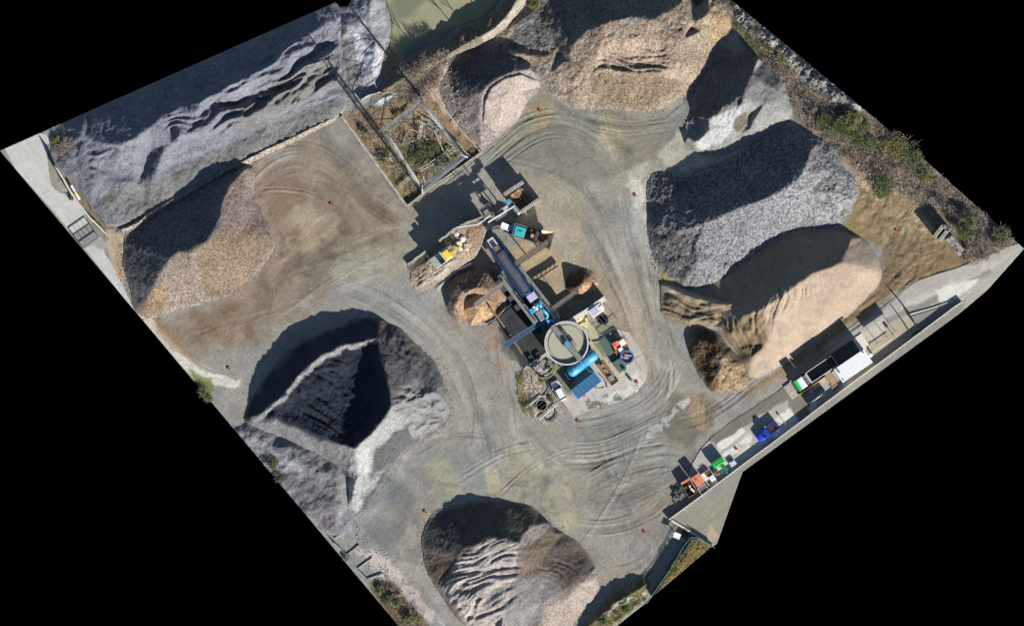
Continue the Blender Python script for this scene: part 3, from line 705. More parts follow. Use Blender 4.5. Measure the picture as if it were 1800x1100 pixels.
heap('stone_heap', 'long heap of coarse blue-grey stone on the right',
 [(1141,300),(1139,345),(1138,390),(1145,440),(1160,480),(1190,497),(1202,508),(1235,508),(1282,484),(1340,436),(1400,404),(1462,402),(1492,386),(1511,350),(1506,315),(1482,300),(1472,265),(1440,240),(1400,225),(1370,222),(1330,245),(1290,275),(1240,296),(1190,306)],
 [[(1165,395,2.6),(1190,408,3.8),(1212,402,5.6),(1240,392,6.8),(1262,384,7.2),(1300,366,7.5),(1350,348,7.7),(1385,328,7.6),(1412,305,7.2),(1420,280,6),(1425,262,4.4)],
  [(1200,410,3.6),(1218,425,3.4),(1215,455,3.2),(1205,490,1.6)],[(1222,430,4.0),(1228,460,3.6),(1232,488,1.8)],
  [(1182,350,2.4),(1178,330,1.8)],[(1420,340,5.6),(1470,340,3.6),(1490,350,2)],[(1440,280,3.4),(1465,300,2.6)]],
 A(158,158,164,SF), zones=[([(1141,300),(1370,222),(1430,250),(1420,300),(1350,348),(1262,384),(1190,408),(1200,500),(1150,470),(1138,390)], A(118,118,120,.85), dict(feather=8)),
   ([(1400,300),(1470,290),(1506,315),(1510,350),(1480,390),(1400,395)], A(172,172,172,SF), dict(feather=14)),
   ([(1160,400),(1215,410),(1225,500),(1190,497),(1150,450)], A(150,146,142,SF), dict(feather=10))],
 mat=M_stone, blurs=1, lump=.22, lscale=14, grain=.16)
heap('sand_heap', 'long pale beige sand heap beside the weighbridge',
 [(1205,535),(1225,514),(1282,482),(1340,434),(1400,404),(1465,404),(1510,412),(1540,438),(1553,470),(1545,500),(1502,545),(1442,594),(1382,640),(1320,674),(1304,640),(1296,620),(1270,596),(1240,565)],
 [[(1496,418,2.2),(1488,440,4.2),(1482,460,5.4),(1462,470,5.8),(1430,480,6.2),(1400,500,6.4),(1370,524,6.4),(1345,540,6.0),(1320,552,4.8),(1290,562,3.0)],
  [(1262,575,1.6),(1285,590,2.4),(1320,580,3.6),(1345,570,4.4)],
  [(1304,612,1.2),(1316,606,1.4),(1330,610,1.6)],[(1318,630,2.2),(1345,605,3.4),(1358,585,4.0)],
  [(1450,540,3.4),(1500,500,3.2),(1520,470,3.0)]],
 A(214,186,156,SF), zones=[([(1225,514),(1400,400),(1510,410),(1482,460),(1430,480),(1345,540),(1262,575)], A(146,134,118,.8), dict(feather=5, wob=3)),
   ([(1262,570),(1345,545),(1350,600),(1316,640),(1290,620)], A(172,144,104,SF), dict(feather=8, wob=4)),
   ([(1482,430),(1530,430),(1553,470),(1520,480),(1480,460)], A(190,170,148,SF), dict(feather=8, wob=4))],
 mat=M_sand, blurs=1, lump=.10, lscale=22, grain=.025,
 ripples=[([(1290,560),(1400,490),(1440,500),(1360,570),(1300,600)], 95, 30, 8, .7), ([(1262,570),(1345,545),(1350,610),(1300,620)], 80, 30, 9, 1.0)])
heap('soil_heap', 'dark brown clumpy soil heap against the left end of the beige sand heap',
 [(1207,605),(1214,580),(1238,569),(1262,580),(1277,604),(1302,628),(1317,655),(1322,680),(1292,693),(1256,691),(1240,682),(1222,652),(1211,628)],
 [[(1214,600,1.2),(1235,596,2.4),(1256,606,3.4),(1268,625,3.9),(1270,645,3.8),(1262,660,3.2),(1250,672,2)],[(1222,620,1.8),(1240,615,2.6)],[(1282,640,3.0),(1295,668,1.6)],[(1262,664,2.4),(1275,680,1.4)]],
 A(118,92,66,SF), zones=[([(1270,620),(1300,628),(1320,680),(1256,692),(1262,665)], A(196,164,122,SF), dict(feather=8, wob=6, amt=.8))],
 mat=M_gravel, blurs=1, lump=.35, lscale=10, grain=.09)
heap('clay_bank', 'low streaked clay bank between the yard and the beige sand heap',
 [(1157,492),(1178,494),(1204,510),(1260,524),(1320,528),(1347,538),(1330,552),(1290,562),(1262,584),(1215,578),(1178,572),(1166,560),(1160,520)],
 [[(1162,500,.6),(1200,517,1.6),(1250,532,2.6),(1300,536,3.2),(1338,541,3.6)],[(1172,545,.5),(1220,560,1.2),(1258,568,1.5)],[(1190,560,.4),(1240,550,.9)]],
 A(176,156,122,SF), zones=[([(1157,492),(1204,508),(1260,522),(1330,530),(1330,538),(1250,532),(1180,512)], A(226,206,172,SF), dict(feather=3, wob=3)), ([(1160,525),(1240,540),(1330,545),(1260,560),(1200,560)], A(134,112,84,SF), dict(feather=6, patch=(9, -.1)))],
 mat=M_sand, blurs=1, lump=.14, lscale=12, grain=.04, ripples=[([(1157,492),(1330,535),(1260,584),(1166,560)], 17, 44, 7, .9)], cat='clay bank')
heap('grey_heap', 'light grey dusty heap with a dark hollow above the blue-grey stone heap',
 [(1246,100),(1262,92),(1290,94),(1335,97),(1352,120),(1382,150),(1398,192),(1388,215),(1350,232),(1310,258),(1270,276),(1235,272),(1206,256),(1200,246),(1204,215),(1214,192),(1222,165),(1240,130)],
 [[(1333,102,5),(1322,130,6.2),(1310,158,6.6),(1304,184,6.4),(1290,178,5.6),(1275,186,5.2),(1258,200,4.8),(1247,210,4.4),(1246,228,3.4),(1236,240,2.6),(1224,251,2.1),(1208,243,1.6),(1204,222,1.0)],
  [(1214,232,.5),(1230,230,.8),(1236,214,1.4),(1222,205,1.0)],[(1260,245,1.8),(1280,225,2.9),(1292,205,4.4)],
  [(1300,235,1.2),(1316,218,1.2),(1318,205,2.0)],[(1318,228,2.0),(1326,210,4.0),(1345,180,5.2),(1365,160,4)],[(1380,200,2.4),(1350,205,3)]],
 A(170,168,162,SF), zones=[([(1247,205),(1300,182),(1304,215),(1270,250),(1235,265),(1210,245),(1240,238)], A(208,210,208,SF), dict(feather=5, wob=3)),
   ([(1240,100),(1335,97),(1304,184),(1247,208),(1204,215)], A(104,104,102,.8), dict(feather=5, wob=3)), ([(1294,205),(1312,198),(1316,218),(1296,232),(1288,225)], A(128,120,104,SF), dict(feather=4, wob=2)),
   ([(1320,130),(1350,125),(1370,170),(1330,190),(1310,170)], A(144,142,144,SF), dict(feather=8, wob=4))],
 mat=M_fine, blurs=1, lump=.22, lscale=18, grain=.05, ripples=[([(1240,185),(1304,170),(1304,200),(1250,215)], 80, 30, 7, .7)])
heap('gravel_ring', 'ring-shaped orange-brown gravel bank with a cone inside under the left conveyor',
 [(781,525),(784,503),(794,486),(818,474),(850,469),(872,474),(888,488),(893,515),(890,545),(872,562),(845,574),(815,572),(800,562),(786,546)],
 [[(884,484,1.6),(866,479,2.2),(840,480,2.2),(815,490,2.2),(797,508,2),(790,528,1.6),(794,548,.8)],
  [(874,500,2.4),(858,502,2.6),(846,492,2.4)], [(868,512,2.6),(845,506,2.8),(826,507,3),(812,518,2.8),(803,538,2.6),(806,560,1.2)],
  [(860,520,1.0),(835,518,.9),(818,528,.8),(814,545,.6)],[(836,537,3.5),(842,543,3.4)],[(812,562,.6)]],
 A(168,134,104,.66), zones=[([(781,525),(794,486),(850,469),(885,488),(870,505),(826,507),(803,538),(800,560)], A(132,114,102,.7), dict(feather=5, wob=3)),
   ([(815,530),(845,515),(870,540),(862,560),(830,570),(812,555)], A(192,160,124,.7), dict(feather=5, wob=2)),
   ([(826,504),(846,503),(812,516),(802,540),(804,562),(798,550),(800,530),(810,512)], A(204,172,142,.75), dict(feather=2, wob=2))],
 mat=M_gravel, blurs=1, lump=.08, lscale=10, grain=.05, step=1.5, toe=.5)
heap('gravel_cone', 'small tan gravel cone under the right conveyor of the plant',
 [(1021 + 30 * math.cos(a * math.pi / 9), 500 + 28 * math.sin(a * math.pi / 9)) for a in range(18)],
 [[(1019,503,3.3),(1021,501,3.3)]],
 A(180,150,116,.7), zones=[([(985,480),(1015,470),(1040,480),(1019,503),(990,520)], A(104,84,66,.7), dict(feather=7, wob=4))], mat=M_gravel, blurs=2, lump=.06, lscale=10, grain=.05, step=1.5)
heap('feed_ramp', 'raised earth ramp and platform carrying the yellow excavator',
 [(716,468),(722,462.5),(760,434,1.2),(804,401,4.4),(806,399.5,4.4),(846,384,4.2),(858,396,4),(852,416,3.8),(846,432,3.4),(840,446,2.8),(832,456,2.0),(818,462,1.7),(806,474,1.0),(794,478,.9),(786,490,.4),(772,494,.4),(762,506,.1),(750,508,.1),(742,518),(734,510,.1),(724,514),(728,500,.2),(716,496),(724,484,.2)],
 [[(730,478,.3),(765,450,1.8),(800,425,4.0),(835,405,4.4)],[(750,492,.5),(790,462,2.0),(820,440,3.4)]],
 A(156,140,122,.72), zones=[([(716,496),(745,476),(775,462),(800,448),(800,456),(770,478),(742,500),(728,512)], A(190,170,146,.7), dict(feather=3, wob=4)),([(730,500),(760,486),(800,458),(806,462),(780,484),(745,508)], A(96,88,80,.7), dict(feather=3, wob=4)),([(716,468),(800,402),(806,412),(740,468),(722,480)], A(104,96,88,.8), dict(feather=4, wob=4)),
   ([(728,508),(775,470),(800,455),(806,462),(776,490),(745,514)], A(208,192,172,SF), dict(feather=3, wob=3)),
   ([(815,395),(850,384),(858,400),(846,440),(825,430)], A(170,138,110,.65), dict(feather=4, wob=3))],
 mat=M_fine, blurs=0, round_it=1, toe=.5, lump=.2, lscale=12, grain=.05, cat='ramp', step=1.5, ripples=[([(725,500),(800,440),(830,470),(750,516)], -36, 50, 7, .5)])
heap('sand_strip', 'pale pink sand strip between the feed ramp and the gravel ring',
 [(752,508),(790,478),(830,456),(836,462),(842,470),(816,474),(796,484),(780,504),(762,520)],
 [[(770,505,.5),(800,478,1.2),(828,462,1.6)]], A(212,198,182,SF), mat=M_sand, blurs=1, lump=.08, lscale=10, grain=.03, step=1.5, cat='sand strip')
heap('shore_bank', 'dark earth bank running along the pond shore behind the north heaps',
 [(690,128),(705,108),(740,90),(775,75),(805,50),(850,32),(872,12),(895,-25),(945,-30),(925,10),(895,45),(850,80),(815,92),(780,108),(755,125),(742,150),(700,160),(680,165),(660,175),(668,150)],
 [[(672,160,1.6),(700,142,3),(740,120,3.4),(790,96,3.6),(832,72,3.8),(870,52,4),(895,25,4.2),(915,-10,4)]],
 A(120,112,98,.7), zones=[([(850,80),(895,45),(925,10),(935,-10),(920,-10),(890,30),(845,66)], A(206,190,166,SF), dict(feather=4, wob=4))], mat=M_scrubg, blurs=2, lump=.35, lscale=12, grain=.10, cat='bank')
heap('grass_bank', 'overgrown bank with pale rubble crest at the bottom edge',
 [(1000,1120),(1030,1092),(1060,1062),(1085,1040),(1108,1028),(1128,1010),(1142,1000),(1150,1010),(1140,1035),(1138,1056),(1070,1112)],
 [[(1020,1115,1.0),(1045,1090,1.8),(1075,1062,2.2),(1105,1044,2.2),(1132,1030,1.8)],[(1060,1095,1.8),(1100,1070,1.8)]],
 A(126,116,72,.6), zones=[([(1050,1085),(1085,1058),(1130,1036),(1136,1044),(1090,1066),(1060,1094)], A(204,194,164,SF), dict(feather=3, wob=4, patch=(8, -.2)))], mat=M_scrubg, blurs=1, lump=.3, lscale=9, grain=.12, cat='grass bank')
heap('grass_terrace', 'raised triangular grass bank beside the concrete deck at the lower right',
 [(1216,946,2.0),(1232,944,2.0),(1254,960,2.0),(1262,972,2),(1137,1062,2.0),(1156,1034,2.0),(1180,1000,2.0)],
 [[(1225,955,2.2),(1200,985,2.3),(1170,1025,2.2)]],
 A(124,112,62,.75), zones=[([(1180,980),(1240,960),(1200,1010),(1150,1040)], A(150,124,84,.75), dict(feather=8, patch=(6, .0), amt=.7))], mat=M_scrubg, blurs=0, round_it=0, lump=.12, lscale=8, grain=.10, cat='grass bank', step=1.5)
heap('rock_outcrop', 'pale cracked rock outcrop at the upper right corner',
 [(1280,-20),(1300,-20),(1345,40),(1430,110),(1530,190),(1540,215),(1500,195),(1462,188),(1432,168),(1402,138),(1370,108),(1340,82),(1310,60),(1290,35)],
 [[(1295,10,1.5),(1330,50,2.4),(1380,92,2.6),(1425,130,2.6),(1470,165,2.2),(1505,185,1.4)]],
 A(178,178,168,.66), zones=[([(1395,120),(1430,120),(1490,170),(1470,190),(1420,150)], A(150,150,146,.66), dict(feather=6)), ([(1340,60),(1400,100),(1410,130),(1370,105)], A(166,160,130,.66), dict(feather=6, patch=(7, 0)))], mat=M_stone, blurs=0, lump=.75, lscale=9, grain=.16, cat='rock outcrop')

heap('rubble_bank', 'crumbling pale pink rubble bank between the dark dune heap and the brown yard',
 [(203, 410), (212, 398), (236, 388), (258, 370), (296, 346), (338, 324), (378, 303), (424, 278), (468, 255), (503, 239), (543, 219), (592, 199), (597, 209), (548, 234), (508, 255), (474, 271), (430, 292), (386, 314), (344, 338), (304, 360), (266, 384), (243, 402), (222, 412)],
 [[(215, 403, .8), (238, 394, 1.2), (262, 376, 1.3), (300, 353, 1.3), (340, 331, 1.35), (380, 309, 1.3), (425, 285, 1.3), (470, 262, 1.2), (505, 247, 1.3), (545, 227, 1.2), (588, 207, .9)]],
 A(196, 178, 158, .62), zones=[([(203, 410), (258, 370), (338, 324), (424, 278), (503, 239), (592, 199), (592, 204), (503, 246), (424, 284), (338, 331), (258, 377)], A(150, 146, 138, .62), dict(feather=4, wob=4))],
 mat=M_stone, blurs=0, lump=.45, lscale=8, grain=.12, step=1.4, toe=.7, round_it=1, cat='rubble bank')
# ================================================================== object helpers
class MB:
    """collects shapes into one mesh, coordinates in metres of the parent's frame"""
    def __init__(s): s.v = []; s.f = []
    def add(s, vs, fs):
        n = len(s.v); s.v += [tuple(v) for v in vs]; s.f += [tuple(i + n for i in f) for f in fs]; return s
    def box(s, cx, cy, cz, sx, sy, sz, rz=0, top=1.0, ch=0.0):
        """box standing on cz; top = scale of the upper face; ch = chamfer of the top edge"""
        c, n = math.cos(rz), math.sin(rz)
        def ring(k, z): return [(cx + (x * c - y * n), cy + (x * n + y * c), z) for x, y in ((-sx / 2 * k, -sy / 2 * k), (sx / 2 * k, -sy / 2 * k), (sx / 2 * k, sy / 2 * k), (-sx / 2 * k, sy / 2 * k))]
        if ch:
            def r2(d, z): return [(cx + (x * c - y * n), cy + (x * n + y * c), z) for x, y in ((-sx / 2 + d, -sy / 2 + d), (sx / 2 - d, -sy / 2 + d), (sx / 2 - d, sy / 2 - d), (-sx / 2 + d, sy / 2 - d))]
            vs = r2(0, cz) + r2(0, cz + sz - ch) + r2(ch, cz + sz)
            fs = [(3, 2, 1, 0)] + [(a + k, (a + 1) % 4 + k, (a + 1) % 4 + k + 4, a + k + 4) for k in (0, 4) for a in range(4)] + [(8, 9, 10, 11)]
            return s.add(vs, fs)
        return s.add(ring(1, cz) + ring(top, cz + sz), [(3, 2, 1, 0), (4, 5, 6, 7), (0, 1, 5, 4), (1, 2, 6, 5), (2, 3, 7, 6), (3, 0, 4, 7)])
    def beam(s, p0, p1, w, h=None):
        h = h or w; a = Vector(p0); b = Vector(p1); d = b - a
        if d.length < 1e-6: return s
        d.normalize(); up = Vector((0, 0, 1)) if abs(d.z) < .95 else Vector((1, 0, 0))
        x = d.cross(up).normalized(); y = x.cross(d).normalized()
        vs = [q + x * i * w / 2 + y * j * h / 2 for q in (a, b) for i, j in ((-1, -1), (1, -1), (1, 1), (-1, 1))]
        return s.add(vs, [(0, 1, 2, 3), (7, 6, 5, 4), (0, 4, 5, 1), (1, 5, 6, 2), (2, 6, 7, 3), (3, 7, 4, 0)])
    def cyl(s, p0, p1, r0, r1=None, n=12, cap=True):
        r1 = r0 if r1 is None else r1; a = Vector(p0); b = Vector(p1); d = (b - a).normalized()
        up = Vector((0, 0, 1)) if abs(d.z) < .95 else Vector((1, 0, 0))
        x = d.cross(up).normalized(); y = x.cross(d).normalized()
        vs = [q + (x * math.cos(t) + y * math.sin(t)) * r for q, r in ((a, r0), (b, r1)) for t in [2 * math.pi * k / n for k in range(n)]]
        fs = [(k, (k + 1) % n, n + (k + 1) % n, n + k) for k in range(n)]
        if cap: fs += [tuple(range(n))[::-1], tuple(range(n, 2 * n))]
        return s.add(vs, fs)
    def tube(s, pts, r, n=6):
        for a, b in zip(pts[:-1], pts[1:]): s.cyl(a, b, r, r, n)
        return s
    def ring(s, cx, cy, z0, z1, r0, r1, n=40):
        """upright ring wall between radii r0 < r1"""
        vs = []; fs = []
        for k in range(n):
            t = 2 * math.pi * k / n; c, q = math.cos(t), math.sin(t)
            vs += [(cx + r0 * c, cy + r0 * q, z0), (cx + r1 * c, cy + r1 * q, z0), (cx + r1 * c, cy + r1 * q, z1), (cx + r0 * c, cy + r0 * q, z1)]
        for k in range(n):
            a = 4 * k; b = 4 * ((k + 1) % n)
            fs += [(a + i, b + i, b + (i + 1) % 4, a + (i + 1) % 4) for i in range(4)]
        return s.add(vs, fs)
    def prism(s, poly, z0, z1):
        n = len(poly)
        ar = sum(poly[i][0] * poly[(i + 1) % n][1] - poly[(i + 1) % n][0] * poly[i][1] for i in range(n))
        if ar < 0: poly = poly[::-1]
        vs = [(x, y, z0) for x, y in poly] + [(x, y, z1) for x, y in poly]
        return s.add(vs, [tuple(range(n))[::-1], tuple(range(n, 2 * n))] + [(i, (i + 1) % n, n + (i + 1) % n, n + i) for i in range(n)])
    def loft(s, secs, cap=True):
        """secs: list of rings (same vertex count)"""
        n = len(secs[0]); vs = [p for r in secs for p in r]
        fs = [(k * n + i, k * n + (i + 1) % n, (k + 1) * n + (i + 1) % n, (k + 1) * n + i) for k in range(len(secs) - 1) for i in range(n)]
        if cap: fs += [tuple(range(n))[::-1], tuple(range((len(secs) - 1) * n, len(secs) * n))]
        return s.add(vs, fs)
    def build(s, name, mat, parent=None, smooth=False, loc=None, rz=0):
        me = bpy.data.meshes.new(name); me.from_pydata(s.v, [], s.f); me.materials.append(mat)
        if smooth:
            me.polygons.foreach_set('use_smooth', [True] * len(me.polygons))
        me.update(); o = bpy.data.objects.new(name, me); col.objects.link(o)
        if parent: o.parent = parent
        if loc: o.location = loc; o.rotation_euler.z = rz
        return o
def thing(name, label, cat, px, py, dirpx=(1, 0), z=0.03, group=None):
    o = bpy.data.objects.new(name, None); col.objects.link(o)
    x, y = W(px, py); o.location = (x, y, z); o.rotation_euler.z = math.atan2(-dirpx[1], dirpx[0]); o.empty_display_size = .5
    o['_d'] = 0; del o['_d']
    return tag(o, label, cat, group)
def copy_tree(o, parent=None):
    c = o.copy(); col.objects.link(c)
    if parent: c.parent = parent
    for ch in [k for k in bpy.data.objects if k.parent == o]: copy_tree(ch, c)
    return c
def V3(px, py, z=0.0): x, y = W(px, py); return Vector((x, y, z))
rnd = random.Random(5)

# materials
m_blue = mat_plain('blue_paint', (.02, .16, .42), .45, 0, .25, 1.5, dirt=(.12, .12, .11), dirt_amt=.3)
m_sky = mat_plain('light_blue_paint', (.03, .29, .52), .42, 0, .12, 1.2, dirt=(.22, .16, .09), dirt_amt=.18)
m_cblue = mat_plain('container_blue', (.055, .22, .42), .5, 0, .12, 1.2, dirt=(.12, .13, .15), dirt_amt=.15)
m_teal = mat_plain('teal_paint', (.02, .42, .48), .4, 0, .2, 2, dirt=(.15, .14, .12), dirt_amt=.25)
m_dark = mat_plain('dark_steel', (.05, .052, .055), .6, .2, .3, 2, dirt=(.16, .14, .12), dirt_amt=.3)
m_grey = mat_plain('galvanised_steel', (.26, .27, .27), .5, .3, .25, 2, dirt=(.14, .12, .10), dirt_amt=.3)
m_lgrey = mat_plain('pale_steel', (.46, .47, .47), .5, 0, .15, 2, dirt=(.2, .18, .15), dirt_amt=.2)
m_white = mat_plain('white_paint', (.68, .69, .70), .4, 0, .06, 1.5, dirt=(.4, .4, .38), dirt_amt=.15)
m_rust = mat_plain('rusty_steel', (.22, .13, .075), .85, 0, .35, 1.6, dirt=(.1, .07, .05), dirt_amt=.5)
m_belt = mat_plain('loaded_belt', (.19, .165, .145), .95, 0, .35, 3.0, bump=.05)
m_dbelt = mat_plain('damp_belt', (.13, .10, .08), .95, 0, .4, 3.0)
m_rubber = mat_plain('black_rubber', (.018, .018, .02), .8, 0, .2, 4)
m_glass = mat_plain('dark_glass', (.012, .016, .02), .12, 0, .1, 2)
m_block = mat_plain('concrete_block', (.60, .58, .53), .9, 0, .16, 2, dirt=(.25, .2, .15), dirt_amt=.3, bump=.02)
m_wall = mat_plain('old_concrete', (.34, .325, .29), .9, 0, .25, 1.2, dirt=(.14, .13, .09), dirt_amt=.4, bump=.03)
m_wall2 = mat_plain('rubble_wall', (.40, .34, .29), .95, 0, .4, 2.2, dirt=(.12, .10, .08), dirt_amt=.5, bump=.12)
m_kerb = mat_plain('pale_coping', (.52, .50, .44), .9, 0, .15, 2, dirt=(.25, .24, .18), dirt_amt=.3)
m_red = mat_plain('red_paint', (.55, .06, .045), .5, 0, .2, 2, dirt=(.5, .2, .12), dirt_amt=.4)
m_orange = mat_plain('orange_red_paint', (.58, .15, .09), .6, 0, .3, .9, dirt=(.5, .28, .12), dirt_amt=.4)
m_green = mat_plain('green_paint', (.015, .42, .08), .45, 0, .12, 2)
m_dgreen = mat_plain('dull_green_paint', (.06, .115, .10), .6, 0, .2, 1.5, dirt=(.12, .12, .1), dirt_amt=.3)
m_yellow = mat_plain('yellow_paint', (.72, .52, .05), .45, 0, .12, 2)
m_ybeam = mat_plain('faded_yellow', (.55, .33, .09), .6, 0, .2, 1.5)
m_marker_r = mat_plain('marker_red', (.60, .07, .03), .7, 0, .1, 4)
m_brick = mat_plain('brown_timber', (.30, .21, .13), .85, 0, .4, 3)
m_twig = mat_plain('bare_twig', (.20, .165, .14), .95, 0, .35, 1.5)
m_twigp = mat_plain('pale_twig', (.33, .27, .21), .95, 0, .3, 1.5)
m_leaf = mat_plain('leaf_green', (.075, .105, .03), .85, 0, .5, .8)
m_leaf2 = mat_plain('leaf_olive', (.15, .145, .045), .85, 0, .4, .8)
m_dry = mat_plain('dry_stem', (.30, .21, .12), .95, 0, .3, 1)
m_sludge = mat_plain('sludge_water', (.36, .35, .27), .22, 0, .035, .35)
m_navy = mat_plain('navy_car_paint', (.012, .02, .04), .2, 0, .05, 2)
m_pick = mat_plain('royal_blue_car_paint', (.008, .045, .50), .22, 0, .05, 2)
m_silver = mat_plain('silver_paint', (.62, .68, .70), .25, 0, .05, 2)
m_hose = mat_plain('grey_hose', (.06, .08, .10), .7, 0, .2, 3)
m_olive = mat_plain('mossy_concrete', (.34, .33, .20), .9, 0, .25, 1.1)
m_turq = mat_plain('turquoise_mesh', (.25, .60, .52), .6, 0, .3, 3)
m_lilac = mat_plain('pale_lilac_sheet', (.40, .40, .50), .55, 0, .15, 1.5)
m_tan = mat_plain('tan_sheet', (.62, .50, .33), .7, 0, .25, 1.5)

# ------------------------------------------------------------------ survey markers
def marker():
    o = thing('survey_marker', 'x', 'survey marker', 0, 0)
    a = MB().box(0, 0, 0, .62, .62, .03); a.build('plate', m_marker_r, o)
    b = MB().box(-.155, .155, .03, .31, .31, .012); b.box(.155, -.155, .03, .31, .31, .012); b.build('pattern', m_rubber, o)
    return o
mk0 = marker()
MK = [(948, 194, 'in front of the pale pink northern heap'), (582, 359, 'on the brown yard east of the west heap'), (1116, 343, 'on pale ground left of the blue-grey stone heap'),
      (1576, 405, 'on the clay yard near the white concrete blocks'), (402, 647, 'near the left edge above the crescent-rimmed heap'), (1016, 740, 'below the pad corner by the white car'),
      (1119, 671, 'on the concrete pad beside the red hose machine'), (1294, 788, 'on the concrete strip between blue pickup and skips'), (747, 899, 'at the upper left of the bottom rippled heap'), (1132, 934, 'on open yard left of the concrete deck corner')]
for i, (x, y, t) in enumerate(MK):
    o = mk0 if i == 0 else copy_tree(mk0)
    X, Y = W(x, y); o.location = (X, Y, .22 if i in (6, 7) else .16); o.rotation_euler.z = [.1, .5, .3, .6, .2, .9, .2, .7, .4, .3][i]
    tag(o, 'small red and black survey marker ' + t, 'survey marker', 'survey markers spread over the yard')

# ------------------------------------------------------------------ cars
def car(name, label, cat, px, py, d, paint, L=4.4, Wd=1.85, H=1.5, kind='hatch', roof=None, hood=None, z=.12):
    o = thing(name, label, cat, px, py, d, z)        # +x is the front
    h = L / 2; w = Wd / 2
    def sec(x, hw, z0, z1, ed=.1):
        return [(x, -hw, z0), (x, -hw, z1 - ed), (x, -hw + ed, z1), (x, hw - ed, z1), (x, hw, z1 - ed), (x, hw, z0)]
    zb = .28; zd = .92 if kind != 'pickup' else 1.05
    def body(x0, x1):
        xs = [x for x in (-h, -h + .12, -h + .5, -h * .5, 0, h * .5, h - .6, h - .22, h) if x0 - 1e-6 <= x <= x1 + 1e-6]
        prof = {}
        R = []
        for x in xs:
            e = max(0, (abs(x) - (h - .6)) / .6); hw = w * (1 - .26 * e ** 2.2)
            zt = zd - (.16 * max(0, (x - h * .35) / (h * .65)) ** 1.5 if x > 0 else .05 * e)
            R.append(sec(x, hw, zb, zt))
        return R
    if kind == 'pickup':
        bm = MB().loft(body(0 - 1e-3, h) if False else body(-h * .02, h)); bm.build('body', paint, o, True)
        bd = MB(); x0, x1 = -h, -h * .12
        bd.box((x0 + x1) / 2, 0, .45, x1 - x0, Wd - .06, .12); bd.box((x0 + x1) / 2, w - .06, .3, x1 - x0, .12, .85, ch=.03); bd.box((x0 + x1) / 2, -w + .06, .3, x1 - x0, .12, .85, ch=.03)
        bd.box(x0 + .05, 0, .3, .1, Wd - .24, .82); bd.build('load_bed', paint, o)
        MB().box((x0 + x1) / 2 + .03, 0, .57, x1 - x0 - .14, Wd - .26, .42, ch=.02).build('bed_liner', m_rubber, o)
    else:
        MB().loft(body(-h, h)).build('body', paint, o, True)
    if kind == 'pickup': c0, c1, r0, r1 = -h * .14, h * .50, -h * .06, h * .26
    elif kind == 'van': c0, c1, r0, r1 = -h * .97, h * .52, -h * .92, h * .34
    else: c0, c1, r0, r1 = -h * .93, h * .40, -h * .74, h * .10
    def q(x, hw, z): return [(x, -hw, z), (x, hw, z)]
    lo = [(c0, -w * .90, zd - .03), (c1, -w * .90, zd - .06), (c1 + .08, -w * .4, zd - .06), (c1 + .08, w * .4, zd - .06), (c1, w * .90, zd - .06), (c0, w * .90, zd - .03)]
    hi = [(r0, -w * .70, H), (r1, -w * .70, H), (r1 + .05, -w * .3, H), (r1 + .05, w * .3, H), (r1, w * .70, H), (r0, w * .70, H)]
    MB().loft([lo, hi]).build('windows', m_glass, o)
    rf = MB(); rr = [(r0 - .02, -w * .71, H - .015), (r1 + .03, -w * .71, H - .015), (r1 + .08, -w * .3, H - .01), (r1 + .08, w * .3, H - .01), (r1 + .03, w * .71, H - .015), (r0 - .02, w * .71, H - .015)]
    rf.loft([rr, [(x * .985, y * .93, H + .045) for x, y, z in rr]])
    rf.build('roof', roof or paint, o)
    if kind != 'pickup':
        ta = MB().loft([[(c0 - .02, -w * .8, zd - .06), (c0 - .02, w * .8, zd - .06), (r0 + .1, w * .7, H - .005), (r0 + .1, -w * .7, H - .005)], [(c0 - .05, -w * .8, zd - .03), (c0 - .05, w * .8, zd - .03), (r0 + .06, w * .7, H + .02), (r0 + .06, -w * .7, H + .02)]]) if kind == 'van' else None
        if ta: ta.build('tailgate', paint, o)
    for sx in (-h * .62, h * .62):
        for sy in (-1, 1):
            wh = MB().cyl((sx, sy * (w - .22), .33), (sx, sy * (w + .01), .33), .33, n=16).build('wheel', m_rubber, o)
            MB().cyl((sx, sy * (w + .01), .33), (sx, sy * (w + .025), .33), .2, n=10).build('rim', m_grey, wh)
    for sy in (-1, 1):
        MB().box(c1 - .12, sy * (w + .10), zd - .02, .16, .2, .16).build('door_mirror', paint, o)
        MB().box(h - .10, sy * w * .62, .62, .16, .34, .14).build('headlight', m_lgrey, o)
        MB().box(-h + .04, sy * w * .72, .66, .08, .22, .2).build('tail_light', m_red, o)
    return o
car('parked_car', 'white estate car with silver bonnet parked on the pad by the blue container', 'car', 982, 686, (-17, -32), m_white, 4.5, 1.9, 1.55, hood=1)
car('parked_car', 'dark navy car parked right beside the weighbridge truck', 'car', 1432, 694, (17, -12), m_navy, 4.7, 1.95, 1.55)
car('pickup_truck', 'bright blue double cab pickup alone on the concrete road', 'pickup truck', 1349, 758, (-34, 26), m_pick, 5.3, 1.95, 1.85, 'pickup')

